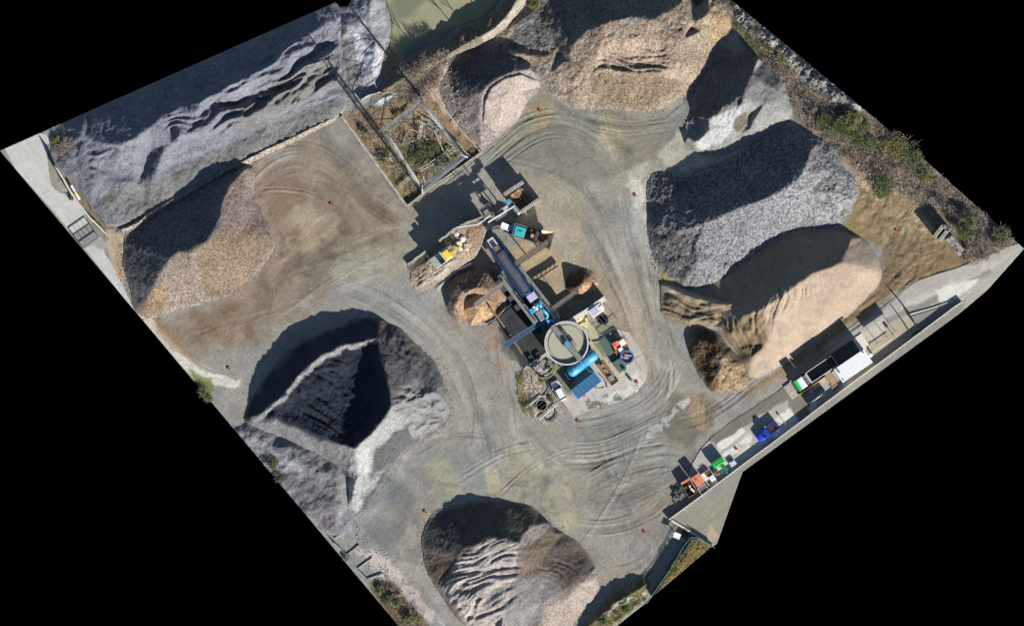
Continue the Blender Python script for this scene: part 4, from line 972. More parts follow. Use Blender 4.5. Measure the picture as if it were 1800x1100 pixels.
# ------------------------------------------------------------------ weighbridge and tipper truck
dW = Vector((105, -72)); dW.normalize()
wb = thing('weighbridge', 'long steel weighbridge deck with yellow side beams under the tipper truck', 'weighbridge', 1451, 645, (105, -72), .10)
Lw = 15.6
MB().box(0, 0, 0, Lw, 3.2, .32).build('deck', m_dark, wb)
for sy in (-1, 1):
    MB().box(0, sy * 1.68, 0, Lw + .4, .14, .62).build('side_beam', m_ybeam, wb)
MB().box(Lw / 2 + 1.3, 0, 0, 2.4, 3.3, .22, top=.96).build('ramp', m_conc if False else m_block, wb)
MB().box(-Lw / 2 - 1.0, 0, 0, 1.9, 3.2, .22, top=.96).build('ramp', m_wall, wb)
tk = thing('tipper_truck', 'eight wheel tipper truck with white cab and green front on the weighbridge', 'truck', 1435, 655, (-105, 72), .42)
MB().box(0, 0, .75, 9.6, .9, .3).build('chassis', m_dark, tk)
cb = MB().loft([[(x, -1.22, z) for x, z in ()] or [(3.0, -1.2, .6), (4.75, -1.2, .6), (4.75, 1.2, .6), (3.0, 1.2, .6)], [(3.0, -1.22, 1.6), (4.8, -1.22, 1.6), (4.8, 1.22, 1.6), (3.0, 1.22, 1.6)], [(3.0, -1.2, 2.9), (4.5, -1.15, 2.9), (4.5, 1.15, 2.9), (3.0, 1.2, 2.9)], [(3.1, -1.05, 3.08), (4.3, -1.0, 3.08), (4.3, 1.0, 3.08), (3.1, 1.05, 3.08)]])
cab = cb.build('cab', m_white, tk)
MB().loft([[(4.82, -1.05, 1.65), (4.82, 1.05, 1.65), (4.58, 1.0, 2.75), (4.58, -1.0, 2.75)], [(4.86, -1.05, 1.65), (4.86, 1.05, 1.65), (4.62, 1.0, 2.75), (4.62, -1.0, 2.75)]]).build('windscreen', m_glass, cab)
MB().box(4.95, 0, .45, .36, 2.5, 1.15, ch=.08).build('front_grille', m_green, cab)
for sy in (-1, 1):
    MB().box(4.65, sy * 1.36, 1.9, .14, .22, .6).build('door_mirror', m_rubber, cab); MB().box(4.0, sy * 1.235, 1.75, .9, .02, .8).build('side_window', m_glass, cab)
MB().box(4.62, 0, 2.92, .5, 2.2, .12).build('sun_visor', m_green, cab)
eg = MB().box(2.45, 0, 1.0, .7, 2.0, .7); eg.cyl((2.5, .8, 1.0), (2.5, .8, 2.9), .09); eg.cyl((2.6, -.75, 1.0), (2.6, -.75, 2.2), .25); eg.box(2.7, 0, 1.7, .12, 2.3, .1); eg.build('engine_gear', m_grey, tk)
bt = MB(); bx0, bx1 = -4.7, 1.95; hl = (bx1 - bx0); mx = (bx0 + bx1) / 2
bt.box(mx, 0, 1.25, hl, 2.3, .12); bt.box(mx, 1.17, 1.25, hl, .10, 1.55); bt.box(mx, -1.17, 1.25, hl, .10, 1.55); bt.box(bx0 + .05, 0, 1.25, .1, 2.24, 1.5); bt.box(bx1 - .05, 0, 1.25, .1, 2.24, 1.7)
body = bt.build('tipper_body', m_dark, tk)
rl = MB(); rl.box(mx, 1.2, 2.8, hl, .16, .1); rl.box(mx, -1.2, 2.8, hl, .16, .1); rl.box(bx0 + .05, 0, 2.76, .14, 2.2, .1); rl.box(bx1 + .02, 0, 2.95, .3, 2.4, .1); rl.build('top_rail', m_lgrey, body)
for x in (3.9, 2.2, -2.0, -3.4):
    for sy in (-1, 1):
        wh = MB().cyl((x, sy * .85, .5), (x, sy * 1.22, .5), .52, n=18).build('wheel', m_rubber, tk)
        MB().cyl((x, sy * 1.22, .5), (x, sy * 1.24, .5), .28, n=12).build('rim', m_grey, wh)
# site office: white container with corrugated roof
of = thing('site_office', 'white container office with ribbed roof beside the weighbridge', 'office container', 1500, 643, (56, -38), .10)
MB().box(0, 0, .15, 7.6, 3.3, 4.35).build('wall', m_white, of)
rf = MB().box(0, 0, 4.52, 7.7, 3.4, .08)
for k in range(19): rf.box(-3.4 + k * .38, 0, 4.60, .12, 3.3, .05)
ro = rf.build('roof', m_white, of)
for x, y, s_ in ((-3.3, 1.2, .3), (-3.2, .6, .42), (3.3, 1.2, .35), (-3.4, -1.3, .22)): MB().box(x, y, 4.66, s_, s_, .2).build('roof_vent', m_grey, ro)
for z in (1.2, 3.2): MB().box(0, -1.68, z, 2.4, .04, .9).build('window', m_glass, of)
MB().box(-1.5, -1.67, 1.1, 1.4, .04, .9).build('window', m_glass, of); MB().box(1.4, -1.67, .2, .9, .04, 2.0).build('door', m_lgrey, of)
MB().box(-1.0, 1.67, 1.1, 1.2, .04, .9).build('window', m_glass, of)
st = thing('entrance_steps', 'small grey metal steps and landing at the end of the white office', 'steps', 1462, 666, (56, -38), .10)
MB().box(0, .2, .55, 1.5, 2.9, .08).build('landing', m_brick, st)
s2 = MB()
for k in range(3): s2.box(-.4 + k * .02, -1.5 - k * .3, .4 - k * .15, 1.5, .3, .05)
s2.build('tread', m_rust, st)
s3 = MB()
for x in (-.75, .75):
    for y in (-1.2, .2, 1.6): s3.beam((x, y, 0), (x, y, 1.5), .05)
    s3.beam((x, -1.2, 1.5), (x, 1.6, 1.5), .05)
s3.build('handrail', m_grey, st)
dish = thing('satellite_dish', 'small white dish on a post at the right end of the office roof', 'dish', 1530, 624, (1, 0), 4.6)
MB().cyl((0, 0, 0), (0, 0, .6), .05).build('post', m_grey, dish); MB().cyl((0, 0, .55), (.1, -.12, .75), .12, .36, 16).build('bowl', m_white, dish)
# entrance barrier
bar = thing('entrance_barrier', 'thin white barrier arm lowered from the office end to the right', 'barrier', 1533, 622, (38, -25), .10)
MB().box(0, 0, 0, .4, .4, 1.1, ch=.04).build('cabinet', m_grey, bar)
MB().beam((0, .25, 1.0), (5.2, .25, 1.02), .09, .12).build('arm', m_white, bar)
# ticket machine frames / fence panels with sign board
pn = thing('traffic_sign_frame', 'tall black post and board frame with hanging panel near the entrance', 'sign frame', 1558, 592, (40, -27), .10)
MB().box(0, 0, 2.2, 5.2, .1, 1.3).build('board', m_grey, pn)
for x in (-2.2, 0, 2.2): MB().beam((x, 0, 0), (x, 0, 3.5), .1).build('post', m_dark, pn)
tm = thing('ticket_machine', 'dark green ticket machine on a bracket beside the barrier arm', 'ticket machine', 1569, 587, (1, 0), .10)
MB().cyl((0, 0, 0), (0, 0, 1.0), .07).build('post', m_grey, tm); MB().box(0, 0, 1.0, .5, .42, .6, ch=.05).build('cabinet', m_dgreen, tm)
def flatpoly(name, label, cat, pts, z0, z1, mat, kind=None, group=None):
    m = MB().prism([tuple(W(x, y)) for x, y in pts], z0, z1); o = m.build(name, mat)
    return tag(o, label, cat, group, kind) if not kind else tag(o, kind=kind)
# gates across the entrance
def rail_fence(name, label, cat, pts, h, mat, zb=.1, post=2.0, rails=2, w=.08, group=None, coping=None, panel=False):
    o = thing(name, label, cat, pts[0][0], pts[0][1], (1, 0), 0, group)
    ox, oy = W(*pts[0][:2]); r = MB(); p_ = MB()
    P = [(W(x, y)[0] - ox, W(x, y)[1] - oy) for x, y in pts]
    for (x0, y0), (x1, y1) in zip(P[:-1], P[1:]):
        L = math.hypot(x1 - x0, y1 - y0); n = max(1, round(L / post))
        for k in range(n + 1):
            t = k / n; p_.beam((x0 + (x1 - x0) * t, y0 + (y1 - y0) * t, zb), (x0 + (x1 - x0) * t, y0 + (y1 - y0) * t, zb + h), w * 1.3)
        for k in range(rails):
            z = zb + h * (1 - k / max(rails, 1) * .8) - .05; r.beam((x0, y0, z), (x1, y1, z), w * .6, w)
        if panel:
            n2 = int(L / .14)
            for k in range(n2): t = (k + .5) / n2; r.beam((x0 + (x1 - x0) * t, y0 + (y1 - y0) * t, zb + .1), (x0 + (x1 - x0) * t, y0 + (y1 - y0) * t, zb + h), .03)
    p_.build('post', mat, o); r.build('rail', mat, o); return o
rail_fence('entrance_gate', 'dark steel entrance gate crossing the road between yard and car park', 'gate', [(1575, 522), (1600, 552), (1612, 574), (1620, 583)], 1.8, m_dark, post=1.6, rails=4, w=.12)
rail_fence('inner_gate', 'slim dark inner gate line left of the entrance gate', 'gate', [(1577, 550), (1590, 568), (1603, 588)], 1.2, m_dark, post=1.4, rails=3, w=.1)
bank = flatpoly('hedge_bed', 'low grassy verge wedge at the foot of the entrance gate', 'verge', [(1603, 588), (1618, 576), (1621, 584), (1606, 596)], .1, .3, m_leaf)

# ------------------------------------------------------------------ walls
def wall(name, label, pts, th, z0, z1, mat, cat='wall', cop=None, group=None, rough=0.0):
    """wall along a photo-pixel line; z0/z1 heights; cop = coping material"""
    o = thing(name, label, cat, pts[0][0], pts[0][1], (1, 0), 0, group)
    ox, oy = W(*pts[0][:2]); P = [Vector((W(p[0], p[1])[0] - ox, W(p[0], p[1])[1] - oy)) for p in pts]
    if rough:
        Q = []
        for a, b in zip(P[:-1], P[1:]):
            n = max(1, int((b - a).length / .9))
            for k in range(n): Q.append(a.lerp(b, k / n) + Vector((rnd.uniform(-rough, rough), rnd.uniform(-rough, rough))))
        P = Q + [P[-1]]
    m = MB(); c = MB()
    def side(P, t):
        R = []
        for i, p in enumerate(P):
            d = (P[min(i + 1, len(P) - 1)] - P[max(i - 1, 0)]).normalized(); n = Vector((-d.y, d.x)); R.append(p + n * t / 2)
        return R
    Lf = side(P, th); Rt = side(P, -th)
    zs = [z1 + (rnd.uniform(-1, .4) * rough * 1.2 if rough else 0) for _ in P]
    secs = [[(l.x, l.y, z0), (l.x, l.y, z), (r.x, r.y, z), (r.x, r.y, z0)] for l, r, z in zip(Lf, Rt, zs)]
    m.loft(secs); m.build('wall_face' if cop else 'wall_body', mat, o)
    if cop:
        Lf = side(P, th + .12); Rt = side(P, -th - .12)
        MB().loft([[(l.x, l.y, z + .003), (l.x, l.y, z + .12), (r.x, r.y, z + .12), (r.x, r.y, z + .003)] for l, r, z in zip(Lf, Rt, zs)]).build('coping', cop, o)
    return o
# upper level road south east, retained by the parapet wall
DECK = [(1177, 912), (1232, 873), (1320, 807), (1352, 784), (1420, 733), (1450, 710), (1500, 673), (1557, 631), (1680, 539), (1690, 532), (1697, 544), (1685, 553), (1405, 757), (1305, 830), (1260, 955), (1252, 958)]
deck = sheet('upper_road', DECK, flat_h(.72), conc_c(A(140, 138, 130), streaks=[(-34, 80, 6, .10)], patches=[
    ([(1190, 905), (1290, 850), (1280, 900), (1255, 950)], A(146, 142, 120), dict(feather=12, amt=.7, patch=(14, -.2))),
    ([(1300, 835), (1400, 768), (1500, 700), (1640, 600), (1690, 552), (1405, 757)], A(160, 158, 156), dict(feather=2, wob=1)),
    ([(1240, 925), (1262, 935), (1255, 955), (1240, 950)], A(172, 156, 136), dict(feather=5))]), M_conc, step=1.6, skirt=0)
tag(deck, kind='structure')
wall('retaining_wall', 'long pale-topped retaining wall edging the raised road at the lower right', [(1176, 913), (1232, 872), (1320, 806), (1352, 783), (1420, 732), (1450, 709), (1500, 672), (1557, 630), (1680, 538), (1691, 531)], .12, -.2, .95, m_wall, cop=m_kerb)
wall('retaining_wall', 'short pale parapet wall on the lower left side of the triangular deck', [(1180, 914), (1200, 926), (1225, 941), (1254, 959)], .3, -.2, .95, m_wall, cop=m_kerb)
wall('kerb_island', 'narrow dark-edged kerb along the top of the grey car park island', [(1600, 552), (1640, 541), (1680, 527), (1687, 530)], .06, .05, .2, m_wall, cop=m_kerb)
isl = flatpoly('car_park', None, None, [(1603, 556), (1684, 531), (1688, 531), (1680, 536), (1622, 580)], .05, .22, mat_plain('dull_tarmac', (.20, .20, .175), .9, 0, .1, .7), kind='structure')
mrk = MB()
for (a, b) in [((1690, 526), (1698, 520)), ((1700, 516), (1708, 510))]:
    mrk.beam(V3(*a, .115), V3(*b, .115), .12, .01)
mo = mrk.build('road_marking', m_white); tag(mo, kind='structure')
wall('block_wall', 'low concrete block wall on the left side of the pylon plot', [(600, 205), (630, 245), (660, 286), (690, 328), (715, 362)], .55, -.1, 1.1, m_wall, rough=.05)
wall('block_wall', 'low pale wall on the lower side of the pylon plot facing the plant', [(716, 362), (760, 328), (805, 297), (848, 267)], .3, -.1, .9, m_wall, rough=.04)
wall('block_wall', 'dark leaning wall on the right side of the pylon plot below the pink heap', [(748, 152), (775, 183), (805, 222), (830, 250), (845, 268)], .3, -.1, 1.0, m_wall, rough=.05)
wall('block_wall', 'broken pale slab wall at the upper left of the pylon plot', [(634, 176), (652, 167), (668, 163)], .35, -.1, 1.2, m_block, rough=.05)
wall('block_wall', 'white-topped concrete wall with a sign along the left entrance road', [(96, 290), (112, 315), (124, 338), (140, 360), (160, 385), (188, 412)], .35, -.1, 1.3, m_kerb, rough=.06)
sg = thing('warning_sign', 'white board with a yellow warning square on the left wall', 'sign', 130, 339, (10, 17), .8)
MB().box(0, .3, 0, 3.6, .5, .35, top=.9).build('board', m_white, sg); sgp = MB().box(.2, .3, .36, .5, .45, .03).build('warning_square', m_yellow, sg)
wall('inner_wall', 'thin dark fence wall just right of the entrance road', [(84, 258), (96, 286), (100, 296)], .15, -.1, 1.6, m_dark)
# barred road gate/cattle frame on the left road
gt = thing('cage_frame', 'dark barred steel frame lying over the left entrance road', 'frame', 151, 414, (29, -20), .10)
gf = MB(); a_, b_ = 4.1, 3.6
for x in (-a_ / 2, a_ / 2): gf.beam((x, -b_ / 2, .9), (x, b_ / 2, .9), .16)
for y in (-b_ / 2, b_ / 2): gf.beam((-a_ / 2, y, .9), (a_ / 2, y, .9), .16)
for x in (-a_ / 2, a_ / 2):
    for y in (-b_ / 2, b_ / 2): gf.beam((x, y, 0), (x, y, .95), .16)
gf.build('frame', m_dark, gt)
gb = MB()
for k in (-1, 0, 1): gb.beam((a_ * .25 * k, -b_ / 2, .85), (a_ * .25 * k, b_ / 2, .85), .07)
gb.beam((-a_ / 2, .1, .85), (a_ / 2, .1, .85), .08); gb.build('bar', m_dark, gt)
MB().box(0, 0, .01, a_ * 1.02, b_ * 1.02, .03).build('plate', mat_plain('plate_grey', (.2, .2, .2), .8, 0, .2, 1), gt)

# block bays bottom left
for i, (a, b, t) in enumerate([((576, 934), (598, 917), 'first and shortest'), ((588, 946), (612, 932), 'second'), ((610, 975), (632, 958), 'third'), ((628, 1000), (655, 980), 'fourth'), ((645, 1018), (673, 1008), 'lowest')]):
    wall('bay_divider', '%s of the low concrete bay dividers at the lower left edge, counting down' % t, [a, b], .3, -.1, .35, m_wall, cat='bay divider', group='bay dividers at the lower left edge')
rail_fence('mesh_fence', 'torn turquoise mesh fence along the lower left bays', 'fence', [(588, 955), (606, 972), (616, 984), (630, 1002), (650, 1022)], 1.1, m_turq, rails=3, w=.1)
rail_fence('mesh_fence', 'teal-topped mesh fence around the triangular grass bank', 'fence', [(1137, 1060), (1156, 1032), (1180, 998), (1203, 958), (1214, 945), (1226, 944), (1256, 962)], .45, m_turq, zb=1.9, rails=2, w=.07)
rail_fence('white_rail', 'thin white rail along the bottom right bank', 'fence', [(1080, 1102), (1110, 1078), (1137, 1057)], 1.0, m_white, zb=1.0, rails=2, w=.12)

# ------------------------------------------------------------------ concrete block stacks (interlocking blocks with studs)
def block(L=1.6, Wd=.8, H=.8, nx=4, ny=2):
    o = thing('concrete_block', 'x', 'concrete block', 0, 0)
    MB().box(0, 0, 0, L - .02, Wd - .02, H, ch=.03).build('block_body', m_block, o)
    s = MB()
    for i in range(nx):
        for j in range(ny): s.box((i + .5) * L / nx - L / 2, (j + .5) * Wd / ny - Wd / 2, H, .24, .24, .11, top=.8)
    s.build('stud', m_rubber if False else m_dark, o); return o
bk0 = block(); bk0_used = False
def put_block(px, py, d, z, label, group):
    global bk0_used
    o = bk0 if not bk0_used else copy_tree(bk0); bk0_used = True
    x, y = W(px, py); o.location = (x, y, z); o.rotation_euler.z = math.atan2(-d[1], d[0]); tag(o, label, 'concrete block', group)
GB = 'white studded blocks on top of the U-shaped stack'
U = Vector((11, -14)).normalized(); Vv = Vector((14, 11)).normalized()
def bpos(c, i, j): return (c[0] + U.x * i + Vv.x * j, c[1] + U.y * i + Vv.y * j)
def block_base(label, px, py, d, L, Wd, n, z=0.03):
    """the lower courses under the visible top blocks"""
    o = thing('block_wall', label, 'block wall', px, py, d, z)
    m = MB()
    for k in range(n): m.box(0, 0, .8 * k, L - .03, Wd - .03, .79, ch=.03)
    m.build('wall_courses', m_block, o); return o
for nm, c, n in (('left', (1646, 411.5), 2), ('right', (1655, 418), 2)):
    q_ = bpos(c, 6.7, 0)
    block_base('stacked block courses under the %s leg of the U-shaped stack' % nm, q_[0], q_[1], (U.x, U.y), 3.2, .8, 3)
    for k in range(n):
        p = bpos(c, 13.4 * k, 0)
        put_block(p[0], p[1], (U.x, U.y), .04 + 2.4, 'white studded block, %s end of the %s leg of the U-shaped stack' % (('lower', 'upper')[k], nm), GB)
block_base('stacked block courses closing the top of the U-shaped stack', 1663.5, 401, (Vv.x, Vv.y), 1.6, .8, 3)
put_block(1663.5, 401, (Vv.x, Vv.y), 2.44, 'white studded block closing the U-shaped stack at its upper end', GB)
for i, (x, y, t) in enumerate([(1676, 421, 'upper half of the right row'), (1681.5, 428, 'lower half of the right row'), (1688, 435.5, 'single one below the right row'), (1669.5, 425, 'top of the left row, scuffed'), (1675, 431.5, 'middle of the left row'), (1680, 437, 'lower part of the left row'), (1684, 443, 'bottom end of the left row')]):
    put_block(x, y, (10, 11), .05 + (.8 if i < 3 else .3), 'white block in the lower group, ' + t, 'white blocks in the lower group of the east yard')
block_base('concrete courses under the right row of the lower block group', 1681.5, 428, (10, 11), 3.4, .78, 1)
# ================================================================== washing plant in the middle
def L2(o, px, py, z=0.0):
    """photo pixel -> local coordinates of thing o"""
    x, y = W(px, py); dx, dy = x - o.location.x, y - o.location.y; a = -o.rotation_euler.z
    return Vector((dx * math.cos(a) - dy * math.sin(a), dx * math.sin(a) + dy * math.cos(a), z - o.location.z))
# thickener tank
tn = thing('thickener_tank', 'large round thickener tank full of pale sludge water', 'tank', 996, 603, (50, 60), 0)
R = 37.2 * S
MB().ring(0, 0, 1.6, 5.6, R - .12, R, 64).build('tank_wall', m_dark, tn)
MB().ring(0, 0, 5.6, 5.72, R - .10, R + .22, 64).build('rim', m_lgrey, tn)
MB().ring(0, 0, 4.7, 5.15, R - .75, R - .62, 64).build('launder', m_grey, tn)
cz = MB(); cz.cyl((0, 0, 1.6), (0, 0, 5.05), R - .13, R - .13, 64); cz.build('sludge_surface', m_sludge, tn)
MB().cyl((0, 0, .6), (0, 0, 1.6), 1.2, R - .1, 48).build('cone_bottom', m_dark, tn)
for k in range(8):
    t = k * math.pi / 4; MB().beam((math.cos(t) * R * .82, math.sin(t) * R * .82, 0), (math.cos(t) * R * .82, math.sin(t) * R * .82, 1.7), .25).build('leg', m_blue, tn)
br = MB(); br.box(0, 0, 5.75, 2 * R + .6, 1.15, .08)
for k in range(15): br.box(-R + .3 + k * .6, 0, 5.83, .08, 1.15, .03)
bro = br.build('bridge', m_grey, tn)
hr = MB()
for sy in (-.6, .6):
    for z in (6.3, 6.85): hr.beam((-R - .3, sy, z), (R + .3, sy, z), .05)
    for k in range(9): hr.beam((-R + k * R / 4, sy, 5.8), (-R + k * R / 4, sy, 6.85), .05)
hr.build('handrail', m_dark, bro)
dr = MB(); dr.cyl((0, 0, 5.8), (0, 0, 6.7), .45); dr.box(.3, -.55, 5.8, .8, .6, .6); dr.build('drive_motor', m_sky, tn)
MB().box(1.0, .95, 5.75, 1.4, 1.1, .06).build('side_platform', m_grey, bro); MB().box(-2.0, .9, 5.72, 1.6, 1.0, .06).build('side_platform', m_dark, bro)
fw = MB(); fw.ring(0, 0, 4.9, 5.5, .8, .9, 20); fw.build('feed_well', m_dark, tn)
# blue vessel
bv = thing('blue_vessel', 'glossy light blue horizontal vessel tucked against the round tank', 'vessel', 1023.5, 638.5, (48, -37), .1)
def dome(x, s): return [(x, math.cos(t) * s, math.sin(t) * s + 1.75) for t in [2 * math.pi * k / 28 for k in range(28)]]
secs = [dome(-3.7, .35), dome(-3.55, .75), dome(-3.3, 1.02), dome(-2.95, 1.2), dome(-.32, 1.25), dome(-.3, 1.12), dome(.05, 1.12), dome(.07, 1.25), dome(3.1, 1.25), dome(3.4, 1.05), dome(3.6, .7), dome(3.68, .3)]
MB().loft(secs).build('shell', m_sky, bv, True)
for x in (-2.6, -.9, .9, 2.6): MB().box(x, 0, 0, .25, 2.0, 1.0).build('saddle', m_dark, bv)
nz = MB(); nz.cyl((-1.6, 0, 2.9), (-1.6, 0, 3.2), .22); nz.cyl((1.7, .2, 2.9), (1.7, .2, 3.15), .2); nz.box(-.12, .5, 2.7, .35, .5, .5); nz.cyl((-2.8, -.2, 2.9), (-2.8, -.2, 3.1), .15); nz.build('nozzle', m_rust, bv)
ld = MB(); ld.tube([Vector((-3.9, -1.2, 0)), Vector((-4.2, -1.0, 2.2)), Vector((-4.2, .6, 2.3)), Vector((-3.9, 1.2, 0))], .06); ld.build('ladder_frame', m_blue, bv)
# blue container
bc = thing('blue_container', 'ribbed blue shipping container on the concrete pad right of the white car', 'container', 1030.5, 678, (44, -34), .1)
MB().box(0, 0, 0, 6.3, 2.45, 2.5, ch=.03).build('container_wall', m_cblue, bc)
cr = MB()
for k in range(20): cr.box(-3.0 + k * .315, 0, 2.5, .17, 2.2, .05)
gv = MB()
for k in range(19): gv.box(-2.84 + k * .315, 0, 2.5, .12, 2.2, .012)
for k in (1, 4, 7, 9, 12, 15, 17): gv.box(-2.84 + k * .315, 0, 2.515, .15, 2.0, .06)
gv.build('roof_groove', m_navy, bc)  # navy strips paint the shade between the roof ribs
rfo = cr.build('roof_corrugation', m_cblue, bc)
for sy in (-1, 1): MB().box(0, sy * 1.17, 2.5, 6.3, .1, .06).build('top_rail', m_cblue, bc)
MB().box(3.17, 0, .1, .04, 2.2, 2.3).build('door', m_blue, bc)
for x in (1.4, -1.6): MB().box(x, -1.6, 0, .6, .5, .2).build('wooden_pad', m_orange, bc)
# hoses
def hose(name, label, pts, r, z, mat=m_hose):
    P = smooth_poly([(x, y) for x, y in pts], 3, closed=False)
    m = MB().tube([V3(x, y, z) for x, y in P], r, 6); o = m.build(name, mat, None, True); return tag(o, label, 'hose')
hose('hose', 'black hose curving past the right end of the blue container', [(1053, 657), (1061, 665), (1066, 672), (1067, 681)], .09, .25)
hose('hose', 'pale thin hose hanging between blue vessel and container', [(1029, 644), (1033, 650), (1038, 653), (1044, 654)], .06, 2.9, m_sky)
hose('hose', 'pale green hose end lying below the blue container', [(1046, 681), (1054, 684), (1063, 681)], .07, .2, m_turq)
hose('hose', 'thick blue-grey hose curled on the cobbles below the dark sump', [(978, 721), (979, 730), (973, 739), (965, 741), (957, 736)], .13, .35)
hose('hose', 'looped black hose by the framed round pit', [(1058, 590), (1068, 583), (1078, 577), (1084, 578), (1083, 584), (1074, 590), (1057, 598), (1042, 600)], .10, .3)
hose('hose', 'long thin dark hose across the gravel bed', [(935, 660), (934, 675), (946, 688), (953, 698), (962, 690), (966, 680), (962, 668)], .08, .3)
hose('hose', 'dark hose trailing off the left side of the gravel bed', [(905, 688), (915, 698), (924, 710), (935, 700), (928, 690)], .07, .25)
hose('hose', 'yellowish round pipe loop between gravel bed and tank', [(948, 663), (962, 665), (972, 659), (977, 649), (978, 640)], .09, .6, m_olive)
# rusty skip with gear
rb = thing('rusty_container', 'narrow rust-brown open steel box right of the blue container', 'rusty box', 1068.5, 655.5, (27, 37), .1)
q = MB(); q.box(0, 0, 0, 5.4, 1.9, .9); q.build('box_body', m_rust, rb)
q = MB(); q.cyl((-1.9, 0, .9), (-1.9, 0, 1.2), .35, n=16); q.box(-.6, 0, .9, 1.0, .35, .3, rz=.3); q.box(.2, .1, .9, .5, 1.0, .15); q.build('lid', m_brick, rb)
MB().box(1.2, -.05, .9, 1.1, 1.1, .5, ch=.08).build('pump_housing', m_grey, rb); MB().box(2.2, 0, .9, .9, 1.6, .05).build('opening', m_rubber, rb); MB().box(2.0, .2, .96, .12, 1.5, .15).build('crossbar', m_rust, rb)
# red hose machine on dark platform
sk = thing('dark_platform', 'dark green steel platform carrying the red machine', 'platform', 1085, 622, (27, 40), .1)
MB().box(-.8, 0, 0, 7.6, 3.6, .25).build('deck', m_dgreen, sk); MB().box(2.3, -.9, .25, 2.6, 1.9, .8).build('tank_box', m_dgreen, sk); MB().cyl((3.6, -.6, .25), (3.6, -.6, 1.6), .35).build('filter', m_dgreen, sk)
rm = thing('hose_reel_machine', 'red machine with white boxes and a big blue hose reel', 'machine', 1095, 618, (22, 34), .4)
q = MB(); q.box(-1.9, .1, 0, 1.5, 2.6, .9, ch=.1); q.box(-.5, -.1, 0, 1.0, 2.8, .8, ch=.1); q.box(1.0, .2, 0, 3.4, 2.0, .5); q.build('body', m_orange, rm)
MB().box(-2.25, -.75, .35, 1.0, .9, .75, ch=.08).build('engine_cover', m_red, rm)
MB().box(-1.7, .95, .9, 1.25, 1.3, .35, ch=.06).build('control_box', m_white, rm); MB().box(-.55, -.15, .8, 1.05, 1.0, .4, ch=.06).build('control_box', m_white, rm)
rg = MB(); rg.ring(1.45, .1, .5, 1.35, 1.2, 1.5, 32); rg.ring(1.45, .1, .5, .9, .45, .6, 20); reel = rg.build('hose_reel', m_blue, rm)
hb = MB(); hb.box(1.3, .5, .9, 1.6, .25, .25, rz=.9); hb.box(1.5, -.1, .9, .9, .3, .3, rz=.9); hb.build('reel_arm', m_lgrey, rm); MB().cyl((1.45, .1, .5), (1.45, .1, .75), 1.15, n=24).build('reel_plate', m_orange, rm)
gt = MB(); gt.cyl((2.0, -2.2, 0), (2.0, -2.2, .9), .3); o = gt.build('drum', m_grey, None); o.location = V3(1093, 650, .1); tag(o, 'small grey drum at the lower corner of the dark platform', 'drum')
# framed round pit (right) and sump (left)
def pit(name, label, px, py, r, frame, dirpx):
    o = thing(name, label, 'pit', px, py, dirpx, 0)
    MB().ring(0, 0, -2.5, .45, r - .14, r, 32).build('pit_ring', m_wall if name == 'sump' else m_dark, o)
    MB().cyl((0, 0, -2.6), (0, 0, -2.2), r - .05, n=24).build('pit_water', m_rubber, o)
    g_ = MB()
    for k in (-.4, .4): g_.beam((-r, k, .5), (r, k, .5), .05)
    g_.build('bar', m_grey, o)
    return o
pt = pit('round_pit', 'black round pit inside a square pipe frame beside the tank', 1059, 561, 8.8 * S, True, (22, 26))
q = MB()
for a, b in (((-2.2, -2.4), (2.2, -2.4)), ((2.2, -2.4), (2.2, 2.4)), ((2.2, 2.4), (-2.2, 2.4)), ((-2.2, 2.4), (-2.2, -2.4))):
    q.beam((*a, .9), (*b, .9), .09); q.beam((*a, 0), (*a, .9), .2)
q.build('pipe_frame', m_grey, pt)
sp = pit('sump', 'black concrete-ringed sump in the gravel bed at the left', 952, 712, 10.4 * S, False, (26, -20))
q = MB(); q.beam((-3.3, 1.55, .55), (1.3, 1.55, .55), .16); q.beam((-2.2, -2.2, .5), (2.4, -2.0, .5), .16); q.build('white_pipe', m_white, sp)
# cobble bed
bed = heap('gravel_bed', 'planted cobble bed curving round the sump at the left of the pad', [(918, 652), (926, 640), (940, 652), (952, 662), (962, 680), (978, 705), (996, 724), (1000, 734), (985, 744), (960, 748), (938, 738), (920, 722), (912, 700), (908, 675)],
 [[(930, 665, .25), (935, 690, .25)]], A(160, 150, 138), zones=[([(905, 690), (925, 720), (935, 740), (950, 700), (935, 690)], A(110, 106, 90), dict(feather=6, wob=6)), ([(906, 660), (916, 650), (922, 690), (930, 715), (915, 715)], A(130, 118, 72), dict(feather=5, wob=5))],
 mat=M_cobble, blurs=1, lump=.04, lscale=6, grain=.05, step=1.2, toe=0, dust=.3, cat='gravel bed',
 extra=lambda X, Y, H, E: np.where(np.hypot(X - 952, Y - 712) < 10.2, -2.8, H))
